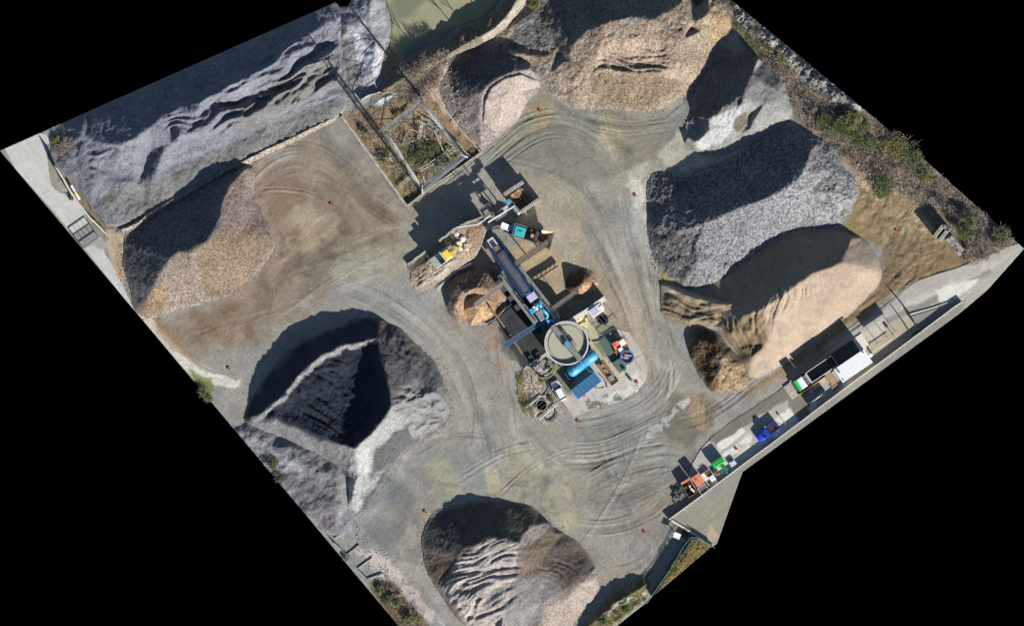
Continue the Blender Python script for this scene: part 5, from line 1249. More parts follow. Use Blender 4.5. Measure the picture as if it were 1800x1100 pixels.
# conveyors
def conveyor(name, label, a, b, za, zb, w=.7, mat=m_dark, belt=m_belt, trest=(.45, .85), walk=False):
    """a, b photo pixels; from low end a to high end b"""
    dx, dy = b[0] - a[0], b[1] - a[1]
    o = thing(name, label, 'conveyor', a[0], a[1], (dx, dy), 0)
    L = math.hypot(dx, dy) * S
    def zz(t): return za + (zb - za) * t
    for sy in (-1, 1):
        f = MB(); f.beam((0, sy * w * .62, za), (L, sy * w * .62, zb), .16, .34)
        f.beam((0, sy * w * .62, za - .55), (L, sy * w * .62, zb - .55), .08, .1); n = max(3, int(L / 1.0))
        for k in range(n):
            f.beam((L * k / n, sy * w * .62, zz(k / n) - .55), (L * (k + 1) / n, sy * w * .62, zz((k + 1) / n) - .1), .06)
        f.build('side_frame', mat, o)
        if walk: MB().beam((0, sy * (w * .62 + .16), za + .22), (L, sy * (w * .62 + .16), zb + .22), .13, .1).build('truss_chord', m_blue, o)
    MB().beam((0, 0, za + .1), (L, 0, zb + .1), w, .08).build('belt', belt, o)
    MB().cyl((L, -w * .55, zb), (L, w * .55, zb), .22).build('head_drum', mat, o)
    MB().cyl((0, -w * .55, za), (0, w * .55, za), .2).build('tail_drum', mat, o)
    for t in trest:
        g_ = MB(); z = zz(t)
        g_.beam((L * t - .3, -w * .62, z - .5), (L * t - .5, -w * .9, 0), .12); g_.beam((L * t - .3, w * .62, z - .5), (L * t - .5, w * .9, 0), .12); g_.beam((L * t - .45, -w * .8, z * .4), (L * t - .45, w * .8, z * .4), .1)
        g_.build('leg', mat, o)
    if walk:
        for sy in (-1, 1):
            k_ = MB(); k_.beam((0, sy * (w * .62 + .45), za - .1), (L, sy * (w * .62 + .45), zb - .1), .7, .05)
            k_.beam((0, sy * (w * .62 + .8), za + .95), (L, sy * (w * .62 + .8), zb + .95), .05)
            n = int(L / 1.5)
            for j in range(n + 1): k_.beam((L * j / n, sy * (w * .62 + .8), zz(j / n) - .1), (L * j / n, sy * (w * .62 + .8), zz(j / n) + .95), .05)
            k_.build('walkway', walk, o)
            MB().beam((0, sy * (w * .62 + .8), za + 1.02), (L, sy * (w * .62 + .8), zb + 1.02), .09, .08).build('guard_rail', m_blue, o)
    return o
mc = conveyor('main_conveyor', 'long loaded main conveyor with blue truss sides running down to the wash plant', (861, 420), (928, 516), 2.6, 6.4, 1.0, m_blue, trest=(.25, .5, .8), walk=m_dark)
q = MB(); h0 = L2(mc, 866, 418, 3.2)
fr = MB(); fr.box(.9, 0, 2.9, 1.9, 1.5, .5); fr.build('feed_box', m_lgrey, mc); fr = MB(); fr.box(2.4, 0, 3.3, .9, 1.0, .9); fr.build('motor', m_rust, mc)
conveyor('stacker_conveyor', 'thin brown stacking conveyor dropping onto the ring-shaped gravel bank', (886, 497), (835, 536), 4.8, 4.6, .55, m_grey, trest=(.5,))
conveyor('stacker_conveyor', 'brown stacking conveyor reaching over the small tan gravel cone', (971, 543), (1015, 511), 4.4, 4.2, .75, m_dark, belt=m_dbelt, trest=(.45,))
conveyor('link_conveyor', 'brown conveyor linking the teal crusher to the wash plant', (964, 425), (906, 464), 3.0, 5.4, .9, m_dark, belt=m_dbelt, trest=(.35, .7))
conveyor('blue_conveyor', 'narrow bright blue conveyor reaching out to the lower left of the round tank', (956, 563), (886, 608), 4.0, 3.6, .7, m_blue, belt=m_dark, trest=(.4, .8))
# wash plant tower: platforms, screens, blue parts
wp = thing('wash_plant', 'tall wash plant of dark walkways and screens with light blue cyclone pipes', 'washing plant', 915, 505, (80, 115), 0)
def lane(pts, w, z, name, mat, rail=True, slats=True):
    P = [L2(wp, x, y, z) for x, y in pts]; m = MB()
    for a, b in zip(P[:-1], P[1:]):
        m.beam(a, b, w, .1); d = (b - a).normalized(); n = Vector((-d.y, d.x, 0)); L = (b - a).length
        if rail:
            for s_ in (-1, 1):
                m.beam(a + n * s_ * w / 2 + Vector((0, 0, 1)), b + n * s_ * w / 2 + Vector((0, 0, 1)), .05)
                for k in range(int(L / 1.4) + 1): c = a + d * (k * 1.4) + n * s_ * w / 2; m.beam(c, c + Vector((0, 0, 1)), .05)
        if slats:
            for k in range(int(L / .55)): c = a + d * (k * .55 + .2) + Vector((0, 0, .06)); m.beam(c - n * w * .48, c + n * w * .48, .07 if k % 3 else .14, .04)
    return m.build(name, mat, wp)
lane([(878, 483), (942, 567)], 1.15, 4.2, 'walkway', m_grey)
lane([(911, 470), (975, 552), (984, 568)], 1.15, 4.2, 'walkway', m_grey)
lane([(932, 497), (992, 570)], .9, 3.0, 'walkway', m_dark)
for (x, y) in ((872, 470), (884, 486), (905, 512), (920, 535), (940, 562), (905, 462), (925, 490), (950, 522), (970, 548)):
    p = L2(wp, x, y, 0); MB().beam(p, p + Vector((0, 0, 6.0 if x > 900 else 4.6)), .3).build('column', m_dark, wp)
q = MB(); c = L2(wp, 946, 545, 0)
for (x, y, sx, sy, z, h, mt, nm) in [(935, 522, 1.6, 2.0, 5.8, .9, m_lilac, 'screen_deck'), (944, 533, 2.6, 2.2, 4.6, 1.2, m_dark, 'screen_box'), (952, 553, 2.2, 2.0, 4.4, 1.0, m_grey, 'pump_deck'), (937, 545, 1.1, 1.6, 5.6, .7, m_sky, 'cyclone_feed'), (947, 534, .9, 1.4, 6.2, .5, m_sky, 'cyclone_box'), (890, 455, 3.8, 2.6, 3.4, .5, m_dark, 'lower_deck')]:
    p = L2(wp, x, y, z); MB().box(p.x, p.y, z, sx, sy, h, ch=.08).build(nm, mt, wp)
q = MB(); P = [L2(wp, *t) for t in ((938, 545, 6.6), (946, 533, 6.9), (952, 540, 6.6), (963, 554, 5.9), (960, 560, 5.4), (966, 568, 5.0))]; q.tube(P, .3, 10); q.build('cyclone_pipe', m_sky, wp, True)
q = MB(); P = [L2(wp, *t) for t in ((936, 540, 6.8), (941, 539, 7.0), (945, 544, 6.8))]; q.tube(P, .22, 8); q.build('cyclone_pipe', m_white, wp, True)
p = L2(wp, 969, 567, 4.6); MB().ring(p.x, p.y, 4.2, 5.4, .42, .58, 24).build('mixing_cup', m_blue, wp)
for a, b in (((960, 562), (966, 585)), ((950, 568), (962, 588))):
    MB().beam(L2(wp, *a, 4.4), L2(wp, *b, 4.6), .18).build('pipe', m_blue, wp)
for (x, y) in ((876, 496), (886, 508), (898, 524), (910, 540)):
    p = L2(wp, x, y, 0); MB().box(p.x, p.y, 0, 1.2, 1.2, 3.4).build('chute', m_dark, wp)
# dark partition walls by the plant
wall('bay_wall', 'long thin rusty-topped bay wall left of the plant', [(862, 540), (876, 560), (896, 588), (918, 622)], .3, 0, 2.4, m_rust, cop=m_rust)
wall('bay_wall', 'concrete bay wall below the right stacking conveyor', [(1000, 566), (1030, 548), (1064, 524)], 1.0, 0, 3.0, m_block)
wall('bay_wall', 'mossy low wall right of the round tank', [(1036, 600), (1050, 618), (1066, 641), (1078, 658)], .8, .1, .9, m_olive)
wall('bay_wall', 'thin concrete bay wall beside the teal crusher', [(940, 400), (958, 424)], .25, 0, 2.0, m_wall)
cl = MB(); rs = random.Random(4)
for k in range(22): cl.box(rs.uniform(-1.6, 1.6), rs.uniform(-1.4, 1.4), rs.uniform(.4, 1.6), rs.uniform(.4, 1.5), rs.uniform(.1, .5), rs.uniform(.1, .5), rs.choice((.6, .6, 2.1)))
o = cl.build('scrap_pile', m_grey, None); o.location = V3(957, 645, 0); tag(o, 'heap of grey scrap frames and pump parts left of the blue vessel', 'scrap pile')
cl = MB()
for k in range(10): cl.box(rs.uniform(-1.6, 1.6), rs.uniform(-.8, .8), 0, rs.uniform(.3, 1.1), rs.uniform(.3, .9), rs.uniform(.2, .6), rs.uniform(0, 3))
o = cl.build('rubble_pile', m_tan, None); o.location = V3(1022, 566, 0); tag(o, 'cream rubble spill just above the round tank', 'rubble pile')
sh = thing('pump_cabin', 'cream and grey flat-roofed boxes on the wall end above the round pit', 'cabin', 1048, 546, (24, -17), 0)
MB().box(0, 0, 0, 3.0, 1.9, 3.2, ch=.05).build('cabin_wall', m_block, sh); MB().box(-.3, .1, 3.2, 1.5, 1.5, .2).build('roof_panel', m_lilac, sh); MB().box(1.3, -.2, 3.2, .9, 1.0, .15).build('roof_hatch', m_white, sh)
fl = flatpoly('mossy_apron', None, None, [(1012, 545), (1030, 556), (1046, 580), (1056, 600), (1040, 604), (1034, 596), (1028, 576), (1014, 566)], .05, .15, m_olive, kind='structure')
# teal crusher
cr_ = thing('teal_crusher', 'tracked teal crusher with cream-edged feed hopper above the plant', 'crusher', 930, 411, (120, 36), .1)
for sy in (-1, 1): MB().box(-.5, sy * 1.2, 0, 5.6, .5, .9, ch=.2).build('track', m_rubber, cr_)
MB().box(-.6, 0, .9, 9.4, 2.2, .5).build('chassis', m_dark, cr_)
MB().box(-2.0, -.1, 1.4, 2.3, 2.1, 1.4, ch=.1).build('engine_house', m_teal, cr_)
q = MB(); q.box(-2.0, .0, 2.82, .9, .35, .08); q.build('exhaust_grille', m_dgreen, cr_)
q = MB(); q.box(-3.6, .4, 1.4, .5, 1.6, .8); q.cyl((-3.9, .7, 1.4), (-3.9, .7, 2.3), .25); q.build('radiator', m_teal, cr_)
q = MB(); q.box(-2.0, 1.25, 2.0, 2.6, .15, .9); q.box(-3.4, 0, 2.2, .12, 2.5, .8); q.box(-2.2, -1.3, 1.8, 2.8, .12, 1.0); q.build('guard_rail', m_grey, cr_)
q = MB(); q.box(.7, .1, 1.4, 1.3, 2.0, 1.1); q.box(1.7, .2, 1.4, .7, 1.6, 1.6); q.build('crusher_box', m_dark, cr_)
MB().box(.75, -.2, 2.5, .7, .8, .4, ch=.06).build('crusher_motor', m_orange, cr_); MB().box(.3, -1.15, 1.5, 1.0, .4, .5).build('toolbox', m_teal, cr_)
hp = MB(); x0, x1, y0, y1 = 2.3, 4.6, -1.5, 1.5
for (a, b) in ((((x0, y0), (x1 + .5, y0 - .45)), ((x0 + .2, y0 + .7), (x1 - .4, y0 + .6))), (((x1 + .5, y0 - .45), (x1 + .5, y1 + .35)), ((x1 - .4, y0 + .6), (x1 - .4, y1 - .6))), (((x1 + .5, y1 + .35), (x0, y1)), ((x1 - .4, y1 - .6), (x0 + .2, y1 - .7)))):
    hp.add([(*a[0], 3.3), (*a[1], 3.3), (*b[1], 1.9), (*b[0], 1.9), (*a[0], 3.22), (*a[1], 3.22), (*b[1], 1.82), (*b[0], 1.82)], [(0, 1, 2, 3), (7, 6, 5, 4), (0, 4, 5, 1), (3, 2, 6, 7), (1, 5, 6, 2), (0, 3, 7, 4)])
hp.build('hopper', m_tan, cr_)
q = MB(); q.box(3.2, 0, 1.6, 1.9, 1.7, .25); 
for k in range(3): q.box(2.75 + k * .5, 0, 1.85, .12, 1.6, .2)
q.build('grizzly_bars', m_rust, cr_)
MB().beam((-3.8, 0, 1.6), (-6.2, .2, 3.4), 1.1, .12).build('discharge_belt', m_lilac, cr_)
MB().beam((-3.8, -.7, 1.7), (-6.2, -.5, 3.5), .12, .35).build('discharge_frame', m_white, cr_)
# upper feed end: chute and hopper above the ramp
hc = thing('feed_hopper', 'open dark steel hopper frames between the feed ramp and the block bay', 'hopper', 868, 383, (40, -27), 0)
for (x, y, sx, sy, z) in ((854, 370, 2.6, 1.9, 3.6), (878, 376, 2.6, 1.7, 4.2)):
    p = L2(hc, x, y); f = MB()
    for a, b in (((-1, -1), (1, -1)), ((1, -1), (1, 1)), ((1, 1), (-1, 1)), ((-1, 1), (-1, -1))): f.beam((p.x + a[0] * sx / 2, p.y + a[1] * sy / 2, z), (p.x + b[0] * sx / 2, p.y + b[1] * sy / 2, z), .14, .5); f.beam((p.x + a[0] * sx / 2, p.y + a[1] * sy / 2, 0), (p.x + a[0] * sx / 2, p.y + a[1] * sy / 2, z), .15)
    f.box(p.x, p.y, z - 1.0, sx * .8, sy * .8, .2); f.build('hopper_frame', m_grey, hc)
MB().beam(L2(hc, 858, 391, 4.6), L2(hc, 905, 362, 5.6), .3, .3).build('white_beam', m_white, hc)
MB().beam(L2(hc, 872, 382, 4.6), L2(hc, 898, 352, 5.4), .9, .1).build('feeder_belt', m_belt, hc)
p = L2(hc, 893, 355); MB().box(p.x, p.y, 4.6, 1.0, .9, .9, ch=.06).build('drive_box', m_sky, hc)
p = L2(hc, 889, 366); MB().box(p.x, p.y, 4.8, 1.3, .9, .6, ch=.06).build('cabinet', m_lilac, hc)
MB().box(L2(hc, 860, 398).x, L2(hc, 860, 398).y, 3.6, 1.6, 1.2, 1.2).build('chute_mouth', m_rubber, hc)
MB().tube([L2(hc, 806, 399, 4.6), L2(hc, 822, 397, 4.7), L2(hc, 838, 395, 4.8), L2(hc, 850, 388, 4.9), L2(hc, 862, 378, 5.0)], .1).build('white_pipe', m_white, hc)
# shadow-casting superstructure frame and lamp mast
mast = thing('lamp_mast', 'thin steel mast beside the block bay', 'mast', 877, 372, (1, 0), 0)
MB().cyl((0, 0, 0), (0, 0, 10.2), .14, .08, 8).build('pole', m_grey, mast); MB().box(0, 0, 10.1, .5, .2, .15).build('lamp_head', m_dark, mast)
sc = thing('ladder_cage', 'open ladder cage frame standing beside the feed hopper', 'cage', 862, 378, (40, -27), 0)
q = MB()
for x in (-1.0, 0, 1.0):
    q.beam((x, 0, 4), (x, 0, 9), .09)
for z in (5.4, 6.4, 7.4, 8.4, 9): q.beam((-1.0, 0, z), (1.0, 0, z), .08)
q.build('cage_bar', m_dark, sc)
# block bay with brown stone
GBb = 'studded blocks of the bay beside the feed hopper'
block_base('long block wall forming the right side of the stone bay', 932.5, 361, (32, -23), 4.9, .8, 3)
for k in range(3):
    t = k / 2 - .5
    put_block(932.5 + 22.5 * t, 361 - 16 * t, (32, -23), 2.43, 'white block on the right wall of the stone bay, %s' % ('left end', 'middle', 'right end')[k], GBb)
block_base('short block wall forming the lower side of the stone bay', 908.5, 370, (10, 12), 2.0, .8, 3)
put_block(908.5, 370, (10, 12), 2.43, 'white block on the short lower wall of the stone bay', GBb)
block_base('block wall along the upper side of the stone bay', 902.5, 331, (20, -13), 4.9, .8, 3)
for k in range(3):
    put_block(902.5 + 11.2 * (k - 1), 331 - 7.3 * (k - 1), (20, -13), 2.43, 'cream block on the upper wall of the stone bay, %s' % ('left end', 'middle', 'right end')[k], GBb)
heap('stone_heap', 'brown broken stone heaped inside the block bay', [(889, 340), (915, 325), (935, 340), (938, 352), (918, 368), (906, 362)], [[(898, 342, 3.2), (912, 332, 3.0)], [(906, 356, 2.2), (915, 350, 1.6)]],
 A(150, 116, 88, .7), zones=[([(889, 338), (912, 324), (918, 330), (896, 346)], A(214, 190, 158, .6), dict(feather=3, wob=3))], mat=M_stone, blurs=0, lump=.25, lscale=6, grain=.15, step=1.2)
# excavator
ex = thing('tracked_excavator', 'yellow-topped grey excavator digging on the raised feed ramp', 'excavator', 778, 452, (-34, 25), 2.3)
for sy in (-1, 1): MB().box(0, sy * 1.15, 0, 4.2, .55, .85, ch=.25).build('track', m_rubber, ex)
MB().box(.3, 0, .85, 4.6, 2.6, .5, ch=.08).build('deck', m_lgrey, ex)
q = MB()
for k in range(6): q.box(1.3 + k * .27, 0, 1.36, .14, 2.3, .06)
q.build('grille', m_grey, ex)
MB().box(-1.0, .1, 1.35, 1.5, 2.0, 1.0, ch=.12).build('engine_cover', m_yellow, ex)
MB().box(.6, .7, 1.35, 1.1, 1.0, 1.3, ch=.15).build('cab', m_glass, ex)
q = MB(); q.beam((-1.6, .3, 1.6), (-3.4, .4, 2.9), .35, .5); q.beam((-3.4, .4, 2.9), (-4.6, .4, 1.4), .28, .4); q.build('arm', m_yellow, ex)
MB().box(-4.7, .4, .7, .7, .9, .7, top=.7).build('bucket', m_dark, ex)
# concrete lumps near the excavator
rs = random.Random(11)
for i, (x, y, s_, mt) in enumerate([(806, 428, 1.3, m_tan), (813, 420, 1.5, m_block), (818, 431, 1.1, m_wall2), (800, 433, 1.0, m_wall2), (809, 437, .9, m_block), (820, 437, 1.0, m_tan), (803, 411, 1.2, m_block), (797, 405, 1.1, m_wall)]):
    b = MB(); n = 9
    for z in (0,): 
        ring0 = [(math.cos(t) * s_ * rs.uniform(.45, .65), math.sin(t) * s_ * rs.uniform(.4, .6), 0) for t in [2 * math.pi * k / n for k in range(n)]]
        b.loft([ring0, [(p[0] * rs.uniform(.9, 1.05), p[1] * rs.uniform(.9, 1.05), s_ * .4) for p in ring0], [(p[0] * .6, p[1] * .6, s_ * rs.uniform(.6, .75)) for p in ring0]])
    o = b.build('concrete_lump', mt, None); o.location = V3(x, y, 3.6); o.rotation_euler.z = i
    tag(o, ['cream angular lump nearest the excavator arm', 'largest pale lump at the top of the rubble group', 'pinkish lump in the middle right of the rubble group', 'pinkish lump at the left of the rubble group', 'small pale lump at the bottom of the rubble group', 'cream lump at the lower right of the rubble group', 'pale slab lump by the corner of the feed ramp', 'grey lump on the very edge of the feed ramp'][i], 'concrete lump', 'concrete lumps on the feed ramp')
wall('ramp_wall', 'tall dark retaining wall holding up the feed ramp', [(717, 466), (740, 449), (762, 432), (804, 400)], .5, 0, .9, m_wall, rough=.1)
wall('ramp_wall', 'high concrete wall section at the top of the feed ramp', [(772, 424), (790, 410), (806, 398), (848, 382)], .5, 0, 4.7, m_wall, rough=.15)

# ------------------------------------------------------------------ skips and junk by the wall
def skip(label, px, py, d, L, Wd, H, mat, fill=None, fillz=.5, z=.1, cat='skip', name='waste_skip'):
    o = thing(name, label, cat, px, py, d, z); b = MB(); t = .07
    b.box(0, 0, 0, L, Wd, .1); b.box(0, Wd / 2 - t / 2, .1, L, t, H); b.box(0, -Wd / 2 + t / 2, .1, L, t, H); b.box(L / 2 - t / 2, 0, .1, t, Wd - 2 * t, H); b.box(-L / 2 + t / 2, 0, .1, t, Wd - 2 * t, H)
    b.build('shell', mat, o)
    r = MB(); r.box(0, Wd / 2, H + .1, L + .08, .1, .09); r.box(0, -Wd / 2, H + .1, L + .08, .1, .09); r.box(L / 2, 0, H + .1, .1, Wd - .1, .09); r.box(-L / 2, 0, H + .1, .1, Wd - .1, .09); r.build('rim', mat, o)
    return o
DS = (20, -13)
gs = thing('green_skip', 'bright green lidded waste container among the skips', 'skip', 1262, 812, DS, .1)
MB().box(0, 0, 0, 2.7, 1.4, 1.75, ch=.06).build('bin_body', m_green, gs); q = MB(); q.box(0, .1, 1.75, 2.5, .08, .08); q.box(0, -.4, 1.75, 2.5, .08, .08); q.build('lid_rib', m_green, gs); q = MB(); q.box(0, .45, 1.75, 2.3, .25, .05); q.build('lid_gap', m_dgreen, gs)
rs_ = thing('red_container', 'faded orange-red steel box with a round hatch beside the skips', 'steel box', 1226.5, 843.5, (13, -9), .1)
MB().box(0, 0, 0, 1.9, 2.35, 2.2, ch=.05).build('box_body', m_orange, rs_); MB().cyl((-.25, .45, 2.2), (-.25, .45, 2.24), .33, n=18).build('hatch', m_rust, rs_)
gr_ = skip('grey slatted pallet box filled with gravelly scrap against the retaining wall', 1237, 861, (13, -9), 1.9, 2.0, .7, m_lilac, name='pallet_box', cat='box')
q = MB()
for k in range(11): q.box(0, -.85 + k * .17, .5, 1.7, .09, .12)
q.build('slats', m_grey, gr_)
bs = skip('open brown skip full of mixed scrap metal at the left end', 1211, 857, (14, -8), 2.1, 3.5, 1.4, m_rust)
q = MB(); r9 = random.Random(3)
for k in range(14): q.box(r9.uniform(-.7, .7), r9.uniform(-1.3, 1.0), r9.uniform(.3, 1.0), r9.uniform(.2, .9), r9.uniform(.1, .5), r9.uniform(.1, .4), r9.uniform(0, 3))
q.build('scrap_load', m_dark, bs); q = MB(); q.box(.45, -.9, 1.2, .45, 1.2, .2, rz=.3); q.box(.3, .1, 1.1, .35, .6, .2); q.build('sandbag', m_tan, bs); MB().box(0, 1.5, 1.3, 1.9, .4, .1).build('end_board', m_orange, bs)
ws = skip('white framed open trailer bed with a white tank in it', 1247, 841, (12, -9), 1.9, 3.4, .5, m_block, name='open_trailer', cat='trailer')
ib = thing('water_tank', 'white square plastic tank with a centre cap', 'tank', 1252, 840, (11, -8), .3)
MB().box(0, 0, 0, 1.15, 1.2, 1.1, ch=.08).build('tank_body', m_white, ib); MB().cyl((0, 0, 1.1), (0, 0, 1.17), .1, n=12).build('cap', m_rubber, ib)
cs = thing('wire_cage', 'pinkish wire cage pallet above the white tank', 'wire cage', 1243.5, 831.5, (9, -6), .1)
q = MB(); q.box(0, 0, 0, 1.1, 1.1, .15)
for k in range(5): q.beam((-.5 + .25 * k, -.5, .9), (-.5 + .25 * k, .5, .9), .05); q.beam((-.5, -.5 + .25 * k, .9), (.5, -.5 + .25 * k, .9), .05)
for x in (-.5, .5):
    for y in (-.5, .5): q.beam((x, y, 0), (x, y, .95), .06)
q.build('cage_bar', m_rust, cs); MB().box(0, 0, .15, .9, .9, .4).build('cage_load', m_tan, cs)
rp = thing('rusty_rack', 'rusty brown rack of bars right of the white tank', 'rack', 1260, 832, (11, -7), .1)
q = MB(); q.box(0, 0, 0, 1.2, .9, .8)
for k in range(5): q.box(-.5 + .25 * k, 0, .8, .08, .9, .12)
q.build('rack_body', m_rust, rp); MB().box(.3, -.3, .93, .7, .2, .1).build('loose_bar', m_orange, rp)
jb = thing('scrap_tangle', 'tangle of bright blue steel frame parts near the retaining wall', 'scrap metal', 1272, 828, (12, -8), .1)
q = MB()
for k in range(12): a = Vector((r9.uniform(-1, 1), r9.uniform(-.7, .7), r9.uniform(.1, 1))); q.beam(a, a + Vector((r9.uniform(-.8, .8), r9.uniform(-.7, .7), r9.uniform(-.2, .2))), .1)
q.build('frame_bar', m_sky, jb); q = MB(); q.box(.5, .1, 0, .6, 1.0, .6); q.build('frame_base', m_dgreen, jb)
wbx = thing('pale_box', 'pale blue-white box at the right end of the skips', 'box', 1288, 814, (10, -7), .1)
MB().box(0, 0, 0, 1.4, 1.1, .75, ch=.06).build('box_body', m_lilac, wbx); MB().box(.1, .1, .76, .5, .3, .08).build('lid_item', m_white, wbx)
m_tsheet = mat_plain('grey_torn_sheet', (.12, .125, .14), .7, 0, .3, 2)
jk = thing('scrap_pile', 'dark heap of torn sheets at the left of the brown skip', 'scrap pile', 1194, 870, DS, 0)
q = MB()
for k in range(16): q.box(r9.uniform(-1.5, 1.5), r9.uniform(-1.1, 1.1), r9.uniform(0, .7), r9.uniform(.4, 1.4), r9.uniform(.3, 1.0), .06, r9.uniform(0, 3))
q.build('torn_sheet', m_tsheet, jk); q = MB()
for k in range(10): q.box(r9.uniform(-1.5, 1.5), r9.uniform(-1.1, 1.1), 0, r9.uniform(.3, .9), r9.uniform(.3, .8), r9.uniform(.3, .9), r9.uniform(0, 3))
q.build('scrap_lump', m_dark, jk)
wt = thing('information_board', 'white tilted board on a frame near the deck corner', 'board', 1190, 941, (14, 6), 1.2)
MB().box(0, 0, .6, 1.5, 1.2, .08).build('board', m_white, wt); q = MB()
for x in (-.7, .7):
    for y in (-.5, .5): q.beam((x, y, -1.2), (x, y, .6), .07)
q.beam((-1.6, .6, .4), (1.8, -.6, .4), .06); q.build('frame', m_dark, wt)
pkt = thing('roadside_posts', 'pair of dark posts with red-topped lamp beside the blue pickup', 'posts', 1367, 757, (20, -13), .1)
MB().beam((0, 0, 0), (0, 0, 1.3), .1).build('post', m_lgrey, pkt); MB().beam((2.2, .4, 0), (2.2, .4, 1.3), .1).build('post', m_lgrey, pkt)
MB().box(0, 0, 1.3, .3, .3, .25).build('lamp', m_red, pkt); MB().box(2.2, .4, 1.3, .35, .4, .25).build('lamp', m_red, pkt)

# ------------------------------------------------------------------ pylon on the fenced plot
py_ = thing('electricity_pylon', 'galvanised lattice electricity pylon standing in the fenced plot', 'pylon', 738, 258, (85, 100), 0)
base = [L2(py_, 668, 228), L2(py_, 742, 172), L2(py_, 822, 276), L2(py_, 742, 340)]
ctr = sum(base, Vector()) / 4; Htot = 44.0
def corner(k, z):
    t = min(z / Htot, 1); f = 1 - .16 * t
    return Vector((ctr.x + (base[k].x - ctr.x) * f, ctr.y + (base[k].y - ctr.y) * f, z))
lv = [0, 5, 9.6, 14, 20, 27, 35, 44]
for k in range(4):
    g_ = MB()
    for a, b in zip(lv[:-1], lv[1:]): g_.beam(corner(k, a), corner(k, b), .26 if a < 16 else .12)
    g_.build('leg', m_lgrey, py_)
    h_ = MB(); k2 = (k + 1) % 4
    for i, (a, b) in enumerate(zip(lv[:-1], lv[1:])):
        w_ = .10 if a < 14 else .045
        h_.beam(corner(k, a), corner(k2, b), w_); h_.beam(corner(k2, a), corner(k, b), w_); h_.beam(corner(k, b), corner(k2, b), w_)
        if i < 3:
            m1 = (corner(k, a) + corner(k2, a) + corner(k, b) + corner(k2, b)) / 4; h_.beam(corner(k, (a + b) / 2), m1, .07); h_.beam(corner(k2, (a + b) / 2), m1, .07)
    h_.build('bracing', m_grey, py_)
for z, l in ((35, 6.5), (42, 6.0)):
    for s_ in (-1, 1):
        a = MB(); tip = Vector((ctr.x + s_ * l, ctr.y, z + .2))
        for k in range(4):
            c = corner(k, z)
            if (c.x - ctr.x) * s_ > 0: a.beam(c, tip, .08); a.beam(corner(k, z + 1.2), tip, .07)
        a.build('crossarm', m_grey, py_)

# pad joints
pj = MB()
for a, b in (((1093, 702), (1078, 682)), ((1125, 684), (1110, 664)), ((1094, 640), (1130, 622)), ((1058, 718), (1040, 690)), ((962, 672), (1004, 726)), ((1104, 600), (1090, 580)), ((1130, 655), (1096, 600))):
    pj.beam(V3(*a, .10), V3(*b, .10), .07, .01)
tag(pj.build('pavement_joint', m_rubber), kind='structure')
rj = MB()
for a, b in (((1250, 770), (1264, 790)), ((1300, 735), (1318, 760)), ((1265, 798), (1322, 762)), ((1238, 796), (1380, 690)), ((72, 342), (86, 336)), ((1575, 545), (1590, 566)), ((1630, 560 - 30), (1640, 520)), ((1520, 600), (1534, 622))):
    rj.beam(V3(*a, .10), V3(*b, .10), .06, .01)
tag(rj.build('pavement_joint', m_wall), kind='structure')
# fallen lattice sections and timbers in the pylon plot
def lattice(label, a, b, wd, z0, z1, seed):
    o = thing('fallen_lattice', label, 'lattice section', a[0], a[1], (b[0] - a[0], b[1] - a[1]), .1, 'fallen lattice sections in the pylon plot')
    L = math.hypot(b[0] - a[0], b[1] - a[1]) * S
    for s_ in (-1, 1): MB().beam((0, s_ * wd / 2, z0), (L, s_ * wd * .35, z1), .13).build('chord', m_pgrey, o)
    m = MB(); n = max(3, int(L / 1.1))
    for k in range(n): m.beam((L * k / n, wd / 2 * (-1) ** k, z0 + (z1 - z0) * k / n), (L * (k + 1) / n, -wd / 2 * (-1) ** k * .9, z0 + (z1 - z0) * (k + 1) / n), .08)
    m.build('lacing', m_pgrey, o)
m_pgrey = mat_plain('weathered_pale_steel', (.42, .44, .41), .7, 0, .2, 2)
lattice('long pale lattice section leaning along the right wall of the plot', (738, 208), (824, 276), 1.0, .6, 1.6, 1)
lattice('second lattice section beside the longest one', (752, 206), (812, 262), .7, .4, 1.2, 2)
lattice('short lattice section near the upper right corner', (710, 203), (732, 182), .5, .4, .9, 3)
lattice('lattice section stretching to the lower wall from the right corner', (800, 262), (738, 300), .8, .5, 1.0, 4)
lattice('lattice section in the lower left of the plot', (700, 330), (728, 306), .6, .3, .9, 5)
lattice('upright-leaning lattice section at the plot centre', (736, 245), (742, 218), .5, .3, 1.6, 6)
tb = MB(); r5 = random.Random(8)
for k in range(46):
    x, y = r5.uniform(672, 800), r5.uniform(190, 345)
    if not inside(np.array([x]), np.array([y]), [(640, 215), (742, 165), (838, 265), (718, 350)])[0]: continue
    t = r5.uniform(0, 3.14); l = r5.uniform(.8, 3.2); p = V3(x, y, r5.uniform(.1, .7)); tb.beam(p, p + Vector((math.cos(t) * l, math.sin(t) * l, r5.uniform(0, .9))), r5.uniform(.05, .12))
tag(tb.build('loose_timber', m_pgrey), kind='stuff')
